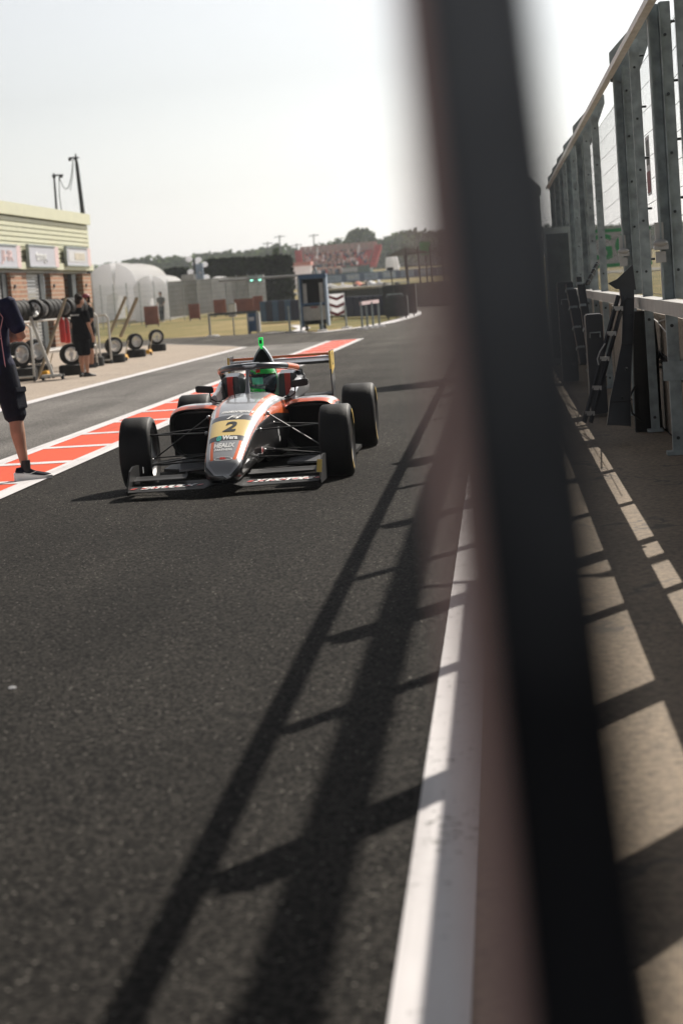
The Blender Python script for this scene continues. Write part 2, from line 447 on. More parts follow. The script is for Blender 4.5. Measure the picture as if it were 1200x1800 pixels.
# pit lane: asphalt
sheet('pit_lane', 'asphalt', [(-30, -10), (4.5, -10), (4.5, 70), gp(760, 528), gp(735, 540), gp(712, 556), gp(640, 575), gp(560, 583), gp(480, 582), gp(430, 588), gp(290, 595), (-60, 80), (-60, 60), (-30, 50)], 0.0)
XL, XR = -4.82, -3.83
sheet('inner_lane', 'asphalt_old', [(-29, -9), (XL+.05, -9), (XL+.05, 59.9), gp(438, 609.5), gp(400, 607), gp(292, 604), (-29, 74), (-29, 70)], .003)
sheet('concrete_apron', 'apron_concrete', [(-30, 10), (-7.35, 10), (-7.35, 36), gp(432, 611), gp(400, 609), gp(292, 606), (-30, 72)], .006)
sheet('walkway', 'walk_concrete', [(-.14, -3), (1.33, -3), (1.33, 46), (-.14, 46)], .004)
# painted lines
ln = MB(); e = gp(432, 611)
ln.add([(-7.45, 10, .009), (-7.2, 10, .009), (-7.2, 36, .009), (e[0]+.05, e[1], .009), (e[0]-.2, e[1]+.6, .009), (-7.45, 37, .009)], [tuple(range(6))])
struct('apron_line', ln, 'white_paint', fix=False)
struct('pit_wall_line', MB().add([(-.295, -3, .009), (-.14, -3, .009), (-.14, 60, .009), (-.295, 60, .009)], [(0, 1, 2, 3)]), 'white_paint', fix=False)
XL, XR = -4.82, -3.83
hm = MB(); hm.add([(XL+.02, 4, .006), (XR-.02, 4, .006), (XR+.05, 60, .006), (XL+.02, 60, .006)], [(0, 1, 2, 3)])
struct('speed_line_red', hm, 'red_paint', fix=False)
hw = MB(); hw.add([(XL, 4, .010), (XL+.17, 4, .010), (XL+.17, 60, .010), (XL, 60, .010)], [(0, 1, 2, 3)])
hw.add([(XR-.17, 4, .010), (XR, 4, .010), (XR+.07, 60, .010), (XR-.10, 60, .010)], [(0, 1, 2, 3)])
y = 7.2
while y < 60:
    hw.add([(XL+.17, y+.12, .010), (XR-.17+.0012*y, y, .010), (XR-.17+.0012*y, y+.26, .010), (XL+.17, y+.38, .010)], [(0, 1, 2, 3)]); y += 2.02
struct('speed_line_white', hw, 'white_paint', fix=False)
# pit exit kerb line and far track
def ribbon(name, m, pts, wd, dz):
    b = MB(); P = [Vector(p) for p in pts]; L = []; 
    for i, p in enumerate(P):
        t = (P[min(i+1, len(P)-1)]-P[max(i-1, 0)]).normalized(); nn = Vector((-t.y, t.x))
        L.append((p+nn*wd/2, p-nn*wd/2))
    for (a, b_), (c, d) in zip(L, L[1:]):
        b.add([(q.x, q.y, zt(q.y)+dz) for q in (a, b_, d, c)], [(0, 1, 2, 3)])
    return struct(name, b, m, fix=False)
ribbon('pit_exit_line', 'white_paint', [gp(*p) for p in ((560, 585), (600, 580), (640, 575), (680, 568), (712, 560), (730, 554), (731, 549), (712, 546), (690, 545))], .55, .009)
ribbon('path_kerb', 'white_paint', [gp(*p) for p in ((470, 586), (520, 583), (535, 577), (520, 572))], .5, .009)
ribbon('far_pit_exit', 'far_asphalt', [gp(*p) for p in ((585, 520), (660, 519), (720, 522), (790, 530))], 4, .01)
ribbon('race_track', 'far_asphalt', [(-90, 300), (-45, 275), (-25, 262), (-10, 255), (20, 252), (80, 262)], 16, .02)
ribbon('track_kerb', 'white_paint', [(-60, 272), (-35, 256), (-22, 248), (0, 245)], .8, .04)

p_ = G(22, 1212); tag(MB().prism([(-.012, -.006), (.010, -.010), (.014, .006), (-.004, .010)], 'z', 0, .006).build('paper_scrap', 'tent', loc=(p_.x, p_.y, .002)), 'tiny white scrap of paper lying alone on the dark asphalt', 'litter')
# ------------------------------------------------------------------ pit wall and debris fence on the right
FX = 1.21; RT = 3.17
posts = [(8.5, 1), (10.3, 0), (12.0, 1), (13.8, 0), (15.95, 1), (18.3, 0), (20.6, 1), (25.6, 0), (28.0, 0), (30.4, 1), (32.6, 0), (34.8, 1), (36.8, 0), (38.6, 1), (42.0, 1), (45.5, 1)]
wl = MB().box((1.46, 21, .48), (.22, 52, .96)); wl.box((1.46, 21, .975), (.26, 52, .03))
for yy in range(-4, 47, 3): wl.box((1.349, yy+.4, .48), (.006, .03, .9), mi=1)
wall = wl.build('pit_wall', ['wall_concrete', 'void']); tag(wall, 'low beige concrete pit wall behind the galvanised fence posts', 'wall')
for k in range(7):
    wy = 3+7*k
cb = MB()
for k in range(5):
    p = [(1.335+.01*math.sin(k+i*.9), 13.5+i*.55, .66-.03*k+.02*math.sin(i*1.3+k)-.006*(i % 3)) for i in range(16)]
    cb.tube(p, .011, 6)
tag(cb.build('cable_bundle', 'rubber_used'), 'sagging bundle of dark cables running along the concrete pit wall', 'cable')

fence = empty('debris_fence', (FX, 15.95, 0), 0, 'tall galvanised steel debris fence with wire mesh along the pit wall', 'fence')
def FL(o):
    for v in o.data.vertices: v.co -= Vector((FX, 15.95, 0))
    return o
for (Y, main) in posts:
    near = abs(Y-15.95) < 9
    b = MB()
    if main:
        b.box((FX-.012, Y, (RT+.09+1.14)/2), (.012, .13, RT-1.05))            # pit side flange
        b.box((FX+.028, Y+.03, (RT+.09+1.14)/2), (.07, .012, RT-1.05))
        b.box((FX+.068, Y, (RT+.09+1.14)/2), (.012, .12, RT-1.05))
        b.box((FX+.112, Y+.012, (RT+.1+1.14)/2), (.075, .05, RT-1.04))       # stiffener channel
        b.box((FX+.034, Y, .53), (.085, .075, 1.05)); b.box((FX+.03, Y, .02), (.17, .14, .03))
        b.box((FX+.028, Y-.045, .62), (.16, .012, .14))
    else:
        b.box((FX+.034, Y, (RT+.09+1.14)/2), (.082, .06, RT-1.05)); b.box((FX+.034, Y, .53), (.07, .06, 1.05)); b.box((FX+.03, Y, .02), (.13, .12, .025))
    p = FL(b.build('post', 'galv', fence, bevel=.003 if near else 0))
    zz = 1.35
    def bolt(*a):
        k_b = MB(); k_b.tube(*a); FL(k_b.build('bolt', 'dark_steel', p))
    while zz < RT-.1:
        xo = FX+.03 if not main else FX+.10
        bolt([(xo, Y-.055 if main else Y-.032, zz), (xo, Y-.03, zz)] , .011, 8)
        if near: bolt([(xo+.05, Y+.05, zz+.1), (xo+.085, Y+.05, zz+.1)], .010, 8)
        zz += .42
    for zz in (.13, .95): bolt([(FX+.03, Y-.06 if main else Y-.045, zz), (FX+.03, Y-.03, zz)], .013, 8)
    if main and Y > 16:
        # sloping top plate above the rail
        g_ = MB(); g_.prism([(FX-.04, RT-.05), (FX-.04, RT+.22), (FX+.36, RT+.62), (FX+.42, RT+.62), (FX+.42, RT+.5), (FX+.2, RT-.05)], 'y', Y-.006, Y+.006)
        FL(g_.build('gusset_plate', 'galv', fence))
    if near:
        b = MB(); b.box((FX-.02, Y-.02, 1.62), (.06, .06, .16)); b.box((FX-.015, Y-.075, 1.52), (.1, .09, .035)); b.ball((FX-.02, Y-.1, 1.55), (.055, .05, .028)); b.box((FX-.02, Y-.05, 1.45), (.07, .06, .08))
        if main: FL(b.build('clamp', 'galv_rail', fence))
r = MB(); r.box((FX-.055, 21.5, RT-.005), (.055, 48, .028)); r.box((FX-.0885, 21.5, RT-.005), (.012, 48, .05))
FL(r.build('top_rail', 'rail_white', fence))
r = MB(); r.box((FX+.0, 21.5, 1.095), (.13, 48, .095)); FL(r.build('middle_rail', 'galv_rail', fence))
# welded wire mesh
m_ = MB(); MX = FX+.16
def wire(a, b, r_=.0016):
    m_.bar(a, b, r_*2)
Y = 14.5
while Y < 46: wire((MX, Y, 1.1), (MX, Y, RT-.02), .001); Y += .10
z = 1.14
while z < RT:
    wv = []
    for k in range(17): wv.append((MX+.006, 14.5+k*1.95, z+.012*math.sin(k*1.7+z*3)))
    m_.tube(wv, .0026, 4); z += .2
FL(m_.build('wire_mesh', 'wire', fence))
# unseen boards added to the near fence to throw shadow on the ground
b = MB(); b.box((FX-.04, 5.8, 1.93), (.02, 13, .66)); FL(b.build('lower_shadow_board', 'galv', fence))
b = MB(); b.box((FX-.02, 6.35, 1.52), (.02, .75, .75)); FL(b.build('short_shadow_board', 'galv', fence))
# double beam out of frame, added to cast the broad band across the lane
ct = empty('shadow_beams', (3.0, 6, 0), 0, 'unseen overhead double beam on posts, added to cast the broad lane shadow', 'shadow caster')
for s_, w_ in ((-.04, .095), (.048, .045)): MB().box((s_, 13, 5.65), (w_, 30, .03)).build('beam', 'galv', ct)
for k in range(11): MB().box((-.02, -1.6+k*2.9, 5.63), (.20, .06, .02)).build('rung', 'galv', ct)
for k in range(4): MB().box((.9, 1+k*9, 2.82), (.1, .1, 5.64)).build('post', 'galv', ct); MB().bar((0, 1+k*9, 5.6), (.9, 1+k*9, 5.6), .05).build('bracket', 'galv', ct)
# signs on the mesh
for (Y0, Y1, z0, z1, lab) in ((16.05, 16.55, 2.02, 2.72, 'small red and black notice on the fence mesh at the right edge of the photo'), (18.75, 19.15, 2.0, 2.5, 'small red and black notice on the fence mesh, the second from the right edge'), (22.0, 22.4, 1.9, 2.35, 'small red and black notice on the fence mesh, the farthest of the three')):
    e_ = empty('warning_sign', (MX-.012, Y0, z0), 0, lab, 'sign', 'notices wired to the debris fence')
    h = z1-z0
    MB().box((0, (Y1-Y0)/2, h/2), (.006, Y1-Y0, h)).build('plate', 'sign_white', e_)
    MB().box((-.005, (Y1-Y0)/2, h*.22), (.003, Y1-Y0-.02, h*.36)).build('red_panel', 'maroon', e_)
    q = MB().box((-.005, (Y1-Y0)/2, h*.72), (.003, Y1-Y0-.12, h*.42)).build('black_panel', 'dark_steel', e_)

# dark kiosk standing against the far end of the fence
kx0, kx1, kY = .18, .70, 32.0
ko = empty('timing_kiosk', (.44, kY, 0), 0, 'dark grey kiosk with a sloping roof standing at the far end of the fence', 'kiosk')
MB().box((0, .6, 1.28), (.5, 1.2, 2.56)).build('cabin', 'kiosk_grey', ko)
MB().prism([(-.34, 2.56), (-.34, 3.0), (-.1, 3.02), (.27, 2.66), (.27, 2.56)], 'y', -.08, 1.3).build('roof', 'kiosk_grey', ko)
MB().box((.02, -.012, 1.5), (.36, .02, .7)).build('shutter', 'dark_steel', ko)
for k, (yy, lb) in enumerate(((33.8, 'tall grey steel cabinet leaning behind the kiosk by the fence'),)):
    c_ = empty('cabinet', (.95, yy, 0), 0, lb, 'cabinet')
    MB().box((0, 0, 1.05), (.4, .5, 2.1)).build('body', 'kiosk_grey', c_, bevel=.01); MB().box((0, -.26, 1.05), (.34, .015, 1.9)).build('door', 'galv_dark', c_)

# things leaning against the fence
def leaner(name, label, cat, pts, wds, th, m, band=None, bend=0):
    """a long flat thing following pts with widths wds"""
    e_ = empty(name, pts[0], 0, label, cat); o0 = Vector(pts[0]); rings = []
    P = [Vector(p)-o0 for p in pts]
    for i, p in enumerate(P):
        t = (P[min(i+1, len(P)-1)]-P[max(i-1, 0)]).normalized(); x = Vector((1, 0, 0)); x = (x-t*x.dot(t)).normalized(); nn = t.cross(x)
        w_ = wds[i]/2; lip = th*2.2
        rings.append([p+x*-w_+nn*lip, p+x*(-w_+.02)+nn*lip*.2, p+x*0+nn*-th*.3, p+x*(w_-.02)+nn*lip*.2, p+x*w_+nn*lip, p+x*(w_-.004)-nn*th, p-nn*th*1.6, p-x*(w_-.004)-nn*th])
    MB().loft(rings).build('panel', m, e_)
    return e_, P
# curved black bodywork panel
def L3(px, py, Y): 
    v = V(px, py, Y); return (v.x, v.y, v.z)
e_, P = leaner('bodywork_panel', 'curved black plastic bodywork panel standing upright against the fence', 'panel',
    [L3(1087, 748, 17.6), L3(1089, 705, 17.65), L3(1095, 655, 17.75), L3(1101, 605, 17.9), L3(1103, 560, 18.0), L3(1102, 525, 18.05), L3(1100, 500, 18.05)],
    [.20, .17, .13, .095, .10, .115, .13], .014, 'plastic_dark')
fl = MB(); fl.prism([(-.09, -.03), (-.15, .02), (-.075, .05), (.06, .16), (.075, -.05)], 'y', -.015, .012)
o = fl.build('torn_flap', 'plastic_dark', e_, loc=P[-1])
for q, s_ in ((1, .085), (3, .047), (5, .055)):
    MB().tube([P[q]+Vector((-s_, -.03, 0)), P[q]+Vector((0, -.045, 0)), P[q]+Vector((s_, -.03, 0))], .004, 6).build('strap', 'black', e_)
for q in (1, 2, 4): MB().ball(P[q]+Vector((.02, -.03, .03)), (.012, .008, .012)).build('fastener', 'dark_steel', e_)
# tall solid black block next to it
cv = empty('black_block', (1.20, 18.55, 0), 0, 'tall solid black block standing between the bodywork panel and the next post', 'cover')
c_ = MB(); c_.loft([[(x_*s_+dx, y_*s2, z_) for x_, y_ in ((-.11, -.14), (-.03, -.17), (.06, -.165), (.11, -.12), (.12, .12), (-.1, .14))] for z_, s_, s2, dx in ((0, 1.05, 1, 0), (.3, 1, 1, .0), (.7, .95, 1, .01), (.95, .9, .9, .0), (1.02, .7, .7, 0))])
c_.build('block_body', 'rubber_used', cv)
MB().tube([(-.1, -.15, .4), (-.16, -.2, .3), (-.14, -.2, .17), (-.06, -.17, .1)], .009, 8).build('loose_strap', 'black', cv)
# narrow ladder-like pit board pole with silver bands
p0, p1 = Vector(L3(1026, 742, 17.6)), Vector(L3(1086, 520, 18.0))
pb = empty('pit_board_frame', p0, 0, 'narrow black ladder-like frame with silver bands leaning on the fence rail', 'frame'); d = p1-p0
b = MB(); off = Vector((.052, 0, -.006))
b.bar((0, 0, 0), d, .022, .03); b.bar(off, d*1.0+off, .020, .03); b.build('rails', 'plastic_dark', pb)
for t_ in (.07, .27, .5, .7, .9):
    MB().bar(d*t_+Vector((-.012, -.004, 0)), d*t_+off+Vector((.012, -.004, 0)), .03, .036).build('band', 'galv_rail', pb)
MB().tube([d*.62+Vector((-.004, -.02, 0)), d*.58+Vector((-.035, -.02, -.02)), d*.5+Vector((-.035, -.02, 0)), d*.45+Vector((-.01, -.02, 0))], .006, 6).build('handle', 'galv_rail', pb)
# further leaning black bars
for (a, b_, Ya, Yb, w_, lab) in (((1040, 655), (1016, 488), 21.6, 22.0, .05, 'dark folded pole with silver clips leaning on the fence behind the frame'),
                                 ((1024, 640), (998, 500), 24, 24.4, .07, 'dark bundled canopy leaning on the fence, farther of the two bundles'),
                                 ((1030, 500), (1049, 462), 21, 21.2, .025, 'short black bar sticking out diagonally above the fence rail')):
    q0, q1 = Vector(L3(*a, Ya)), Vector(L3(*b_, Yb)); ee = empty('leaning_pole', q0, 0, lab, 'pole'); dd = q1-q0
    k = MB(); k.bar((0, 0, 0), dd, w_, w_*.8); k.bar((w_*.9, .02, 0), dd*.93+Vector((w_*.7, .02, 0)), w_*.6, w_*.6); k.build('shaft', 'plastic_dark', ee)
    for t_ in (.2, .45, .7, .93): MB().bar(dd*(t_-.012), dd*(t_+.012), w_*1.25, w_*1.1).build('clip', 'galv', ee)
for (px, Y, h, w_, lab) in ((1002, 27.5, 1.25, .2, 'black wheeled case beside the fence, nearest the kiosk'), (1052, 20.9, .95, .16, 'black case standing at the foot of the middle fence post')):
    q = foot(px, Y); ee = empty('equipment_case', q, 0, lab, 'case', 'black cases by the fence')
    MB().box((0, 0, h/2+.03), (w_, .4, h)).build('body', 'plastic_dark', ee, bevel=.012)
    MB().tube([(-w_*.3, -.21, h*.8), (-w_*.3, -.235, h*.85), (w_*.3, -.235, h*.85), (w_*.3, -.21, h*.8)], .008, 6).build('handle', 'galv', ee)
# cross bracing cables at the foot of the fence
b = MB()
for (a0, a1) in ((16.3, 19.8), (20.9, 24.5)):
    b.tube([(FX+.05, a0, 1.0), (FX+.09, (a0+a1)/2, .93), (FX+.05, a1, .99)], .006, 6); b.tube([(FX+.05, a0, .85), (FX+.08, (a0+a1)/2, .93), (FX+.05, a1, 1.03)], .005, 6)
tag(b.build('bracing_wire', 'galv_rail'), 'thin loose white wires slung under the middle rail of the fence', 'wire')

# blurred post right in front of the lens
t0, t1 = V(828, -60, .84), V(1048, 1860, .59)
t0l, t1l = V(728, -60, .84), V(884, 1860, .59)
fp = empty('gate_post', (t1+(t1-t0)*.5), 0, 'out of focus dark steel bar with painted pink edge glare close to the camera', 'post')
o0 = fp.location.copy()
a_ = t0+(t0-t1)*.6-o0; b_ = Vector((0, 0, 0)); ax = (a_-b_)
t = NT('pole_shaded'); sx_ = t.new('ShaderNodeSeparateXYZ'); t.link(t.coord(), sx_.inputs[0])
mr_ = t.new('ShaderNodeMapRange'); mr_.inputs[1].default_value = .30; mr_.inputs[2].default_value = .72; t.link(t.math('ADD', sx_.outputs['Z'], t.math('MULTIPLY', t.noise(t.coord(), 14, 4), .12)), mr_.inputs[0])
t.link(t.mix(mr_.outputs[0], (.010, .010, .012), (.34, .35, .37)), t.b.inputs['Base Color']); t.b.inputs['Roughness'].default_value = .6; t.b.inputs['Specular IOR Level'].default_value = .25  # light falling off down the bar, painted as a pale to black ramp
b = MB(); b.bar(b_, a_, .042, .033, up=(0, 1, 0)); b.build('bar', 'pole_shaded', fp, bevel=.006)
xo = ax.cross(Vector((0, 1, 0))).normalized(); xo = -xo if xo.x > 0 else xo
b = MB(); b.bar(b_+xo*.0252, a_+xo*.0252, .008, .025, up=(0, 1, 0)); b.build('edge_glare', 'pole_pink', fp)  # glare along the left edge, painted as an added pale pink strip
# signboard with green letters in the field beyond the fence
q = V(1056, 437, 62); sg = empty('trackside_sign', (q.x, 62, zt(62)), 0, 'white trackside board with green border and big green letters beyond the fence', 'sign')
zc = q.z-zt(62)
MB().box((.45, 0, zc), (1.9, .06, 1.1)).build('board', 'sign_white', sg)
for s_ in (-1, 1): MB().box((.45, -.034, zc+s_*.49), (1.9, .01, .10)).build('border', 'sign_green', sg)
text('lettering', 'GO', 1.02, 'sign_green', sg, frame((.40, -.036, zc), (1, 0, 0), (0, 0, 1)), .004, 1.05, 0, .018)
for s_ in (-.3, 1.2): MB().box((s_, .06, zc/2), (.08, .06, zc)).build('leg', 'timber', sg)

# ------------------------------------------------------------------ the race car (local: x right, y back, z up; origin under the front axle)
def interp(tab, y):
    if y <= tab[0][0]: return tab[0][1:]
    for a, b in zip(tab, tab[1:]):
        if y <= b[0]:
            t = (y-a[0])/(b[0]-a[0]); return tuple(p+(q-p)*t for p, q in zip(a[1:], b[1:]))
    return tab[-1][1:]
def smooth_tab(tab, step):
    """catmull-rom resample"""
    out = []; y = tab[0][0]
    while y < tab[-1][0]-1e-6:
        i = max(k for k in range(len(tab)) if tab[k][0] <= y+1e-9); i = min(i, len(tab)-2)
        a, b = tab[i], tab[i+1]; pa = tab[max(i-1, 0)]; nb = tab[min(i+2, len(tab)-1)]
        t = (y-a[0])/(b[0]-a[0]); row = [y]
        for k in range(1, len(a)):
            ma = (b[k]-pa[k])/(b[0]-pa[0])*(b[0]-a[0]); mb = (nb[k]-a[k])/(nb[0]-a[0])*(b[0]-a[0])
            if a[k] == b[k] : ma = mb = 0
            row.append((2*t**3-3*t*t+1)*a[k]+(t**3-2*t*t+t)*ma+(-2*t**3+3*t*t)*b[k]+(t**3-t*t)*mb)
        out.append(tuple(row)); y += step
    out.append(tab[-1]); return out
#        y     hw   zb    zt    n   drop
BODY = [(-.985, .075, .110, .155, 2.2, 0), (-.97, .112, .090, .190, 2.8, 0), (-.93, .132, .080, .222, 3.6, 0), (-.85, .142, .078, .262, 4.2, 0), (-.70, .154, .082, .322, 4.6, 0), (-.5, .168, .092, .395, 4.6, 0),
        (-.3, .184, .105, .457, 4.6, 0), (-.1, .203, .11, .512, 4.2, 0), (.2, .235, .11, .565, 4, 0), (.5, .25, .10, .592, 3.8, 0), (.8, .265, .08, .605, 3.6, 0), (1.02, .28, .06, .612, 3.6, 0),
        (1.12, .29, .06, .605, 3.6, .06), (1.2, .295, .06, .60, 3.6, .28), (1.5, .31, .06, .61, 3.8, .36), (1.85, .31, .06, .67, 3.8, .36), (1.95, .30, .06, .70, 3.6, .05), (2.05, .29, .06, .72, 3.2, 0),
        (2.4, .22, .07, .68, 2.6, 0), (2.8, .15, .1, .56, 2.4, 0), (3.1, .1, .14, .44, 2.2, 0), (3.25, .06, .18, .36, 2, 0)]
def section(hw, zb, zt_, n, drop, N=64):
    pts = []; cz = (zb+zt_)/2; hz = (zt_-zb)/2
    for k in range(N):
        th = 2*PI*(k+.5)/N; s, c = math.sin(th), math.cos(th)
        x = hw*math.copysign(abs(s)**(2/n), s); z = cz+hz*math.copysign(abs(c)**(2/n), c)
        # crown the top, taper the underside
        z += .012*(1-(x/hw)**2) if c > 0 and n > 2.5 else 0
        if c < 0: x *= 1-.22*min(1, -c*1.4)
        if drop > 0 and c > 0:
            r = abs(x)/hw
            if r < .80: z -= drop*min(1, (.80-r)/.10)
        pts.append((x, z))
    return pts
def loft_attr(name, tab, m, parent, xs=0., N=64, step=.05, secf=section, caps=True):
    rows = smooth_tab(tab, step) if step else tab
    b = MB(); rings = []; su = []; sy = []
    for r in rows:
        rings.append([(x+xs, r[0], z) for x, z in secf(*r[1:], N=N)])
        for k in range(N):
            th = (k+.5)/N; su.append(min(th, 1-th)*2*(1 if th < .5 else -1)); sy.append(r[0])
    b.loft(rings, caps=caps); me_o = b.build(name, m, parent, fix=False)
    me = me_o.data
    for nm, dat in (('su', su), ('sy', sy)):
        a = me.attributes.new(nm, 'FLOAT', 'POINT'); a.data.foreach_set('value', dat)
    bm = bmesh.new(); bm.from_mesh(me); bmesh.ops.recalc_face_normals(bm, faces=bm.faces[:]); bm.to_mesh(me); bm.free()
    return me_o
def car_paint():
    t = NT('car_paint')
    def at(n):
        k = t.new('ShaderNodeAttribute'); k.attribute_name = n; return k.outputs['Fac']
    s0 = at('su'); y = at('sy'); s = t.math('ABSOLUTE', s0)
    sil, dk, org, wht, blk, yel = (.47, .48, .50), (.085, .09, .10), (.84, .15, .025), (.78, .78, .78), (.010, .010, .012), (.86, .62, .20)
    # flat top darker grey, rounded shoulders silver
    col = t.mix(t.band(s, 0, .20), sil, (.36, .365, .38))
    front = t.math('LESS_THAN', y, 1.08)
    o_lo = t.math('ADD', .085, t.math('MULTIPLY', t.math('ADD', y, .9), .02)); o_hi = t.math('ADD', o_lo, .062)
    in_o = t.math('MULTIPLY', t.band(s, o_lo, o_hi), t.band(y, -.90, 3))
    w_hi = t.math('ADD', o_hi, .03)
    in_w = t.math('MULTIPLY', t.band(s, o_hi, w_hi), t.band(y, -.88, 3))
    col = t.mix(t.math('MULTIPLY', in_o, front), col, org); col = t.mix(t.math('MULTIPLY', in_w, front), col, wht)
    # number plate with black bands
    pn = t.math('LESS_THAN', s, .222)
    col = t.mix(t.math('MULTIPLY', pn, t.band(y, -.62, -.13)), col, blk)
    col = t.mix(t.math('MULTIPLY', pn, t.band(y, -.535, -.235)), col, yel)
    # shoulder stripe: hatched orange towards the tip, solid behind
    low = t.math('GREATER_THAN', s, .295)
    st_hi = t.math('MAXIMUM', t.math('ADD', .37, t.math('MULTIPLY', y, .07)), .345)
    in_s = t.band(s, .295, st_hi)
    hat = t.math('GREATER_THAN', t.math('FRACT', t.math('MULTIPLY', t.math('ADD', y, t.math('MULTIPLY', s, 1.2)), 14)), .42)
    solid = t.math('MAXIMUM', hat, t.math('GREATER_THAN', y, -.12))
    ok = t.math('MULTIPLY', t.math('MULTIPLY', in_s, solid), t.math('GREATER_THAN', y, -.86))
    col = t.mix(low, col, blk); col = t.mix(t.math('MULTIPLY', ok, t.math('LESS_THAN', y, 1.9)), col, org)
    ins = t.math('MULTIPLY', t.band(y, 1.17, 1.92), t.math('LESS_THAN', s, .165))
    col = t.mix(ins, col, (.012, .012, .014))
    t.link(col, t.b.inputs['Base Color']); 
    c = t.coord(); nz = t.noise(c, 5, 4)
    rr = t.new('ShaderNodeMapRange'); rr.inputs[3].default_value = .26; rr.inputs[4].default_value = .42; t.link(nz, rr.inputs[0]); t.link(rr.outputs[0], t.b.inputs['Roughness'])
    met = t.math('MULTIPLY', t.math('MULTIPLY', t.math('LESS_THAN', s, .295), .3), t.math('SUBTRACT', 1, t.math('MULTIPLY', pn, t.band(y, -.62, -.13))))
    t.link(met, t.b.inputs['Metallic'])
    t.b.inputs['Coat Weight'].default_value = .7; t.b.inputs['Coat Roughness'].default_value = .06
    return t.m
car_paint()
def pod_paint():
    t = NT('pod_paint')
    def at(n):
        k = t.new('ShaderNodeAttribute'); k.attribute_name = n; return k.outputs['Fac']
    s = t.math('ABSOLUTE', at('su')); y = at('sy')
    col = t.mix(t.math('LESS_THAN', s, .30), (.012, .012, .014), (.34, .35, .37))
    edge = t.math('MAXIMUM', t.math('MULTIPLY', t.math('LESS_THAN', y, 1.10), t.math('LESS_THAN', s, .27)), t.band(s, .25, .30))
    col = t.mix(edge, col, (.84, .12, .02))
    t.link(col, t.b.inputs['Base Color']); t.b.inputs['Roughness'].default_value = .3; t.b.inputs['Metallic'].default_value = .25
    t.b.inputs['Coat Weight'].default_value = .7; t.b.inputs['Coat Roughness'].default_value = .06
pod_paint()
mat('car_silver', (.30, .31, .33), .3, .5, .06, 3, coat=.6)
mat('car_grey', (.05, .06, .07), .35, .2, .08, 3, coat=.5)

CX, CY = -2.012, 16.1
car = empty('racing_car', (CX, CY, 0), math.radians(-.3), 'open-wheel racing car in silver, black and orange with number 2 on its yellow nose panel', 'racing car')
body = loft_attr('body', BODY, 'car_paint', car)
bvh = BVHTree.FromPolygons([v.co[:] for v in body.data.vertices], [p.vertices[:] for p in body.data.polygons])
def decal(name, s, size, m, y, x=0., squash=1., shear=0., offset=0., parent=body):
    """lettering on the nose top, read from the front"""
    o = text(name, s, size, m, parent, Matrix.Identity(4), 0, squash, shear, offset)
    bm = bmesh.new(); bm.from_mesh(o.data); bmesh.ops.triangulate(bm, faces=bm.faces[:]); bm.to_mesh(o.data); bm.free()
    for v in o.data.vertices:
        X, Yy = v.co.x+x, y+v.co.y
        h = bvh.ray_cast(Vector((X, Yy, 2)), Vector((0, 0, -1)))
        v.co = Vector((X, Yy, (h[0].z if h[0] else .5)+.0035))
    return o
decal('race_number', '2', .26, 'print_black', -.385, .0, .72, .12, .008)
decal('lettering', 'F4', .10, 'print_white', -.185, .0, .95, .5, .004)
decal('lettering', 'Wera', .09, 'print_white', -.578, .02, .52, 0, .005)
decal('emblem', '(|)', .08, 'print_teal', -.578, -.06, .5, 0, .006)
decal('lettering', 'HEALIX', .095, 'print_white', -.705, -.01, .46, 0, .004)
decal('lettering', 'PARTNERS', .045, 'print_white', -.77, -.01, .6, 0, .0015)
decal('lettering', 'motorsport', .10, 'print_white', -.04, .02, .5, .2, .004)
ring = MB(); ring.tube([(.062*math.cos(a), -.895+.02*math.sin(a), 0) for a in [2*PI*k/24 for k in range(24)]], .004, 6, closed=True); 
o = ring.build('badge_ring', 'print_white', body)
for v in o.data.vertices:
    h = bvh.ray_cast(Vector((v.co.x, v.co.y, 2)), Vector((0, 0, -1))); v.co.z = (h[0].z if h[0] else .25)+.003+v.co.z*.3
decal('badge', 'RL', .03, 'red', -.893, 0, 1.3, 0, .003)

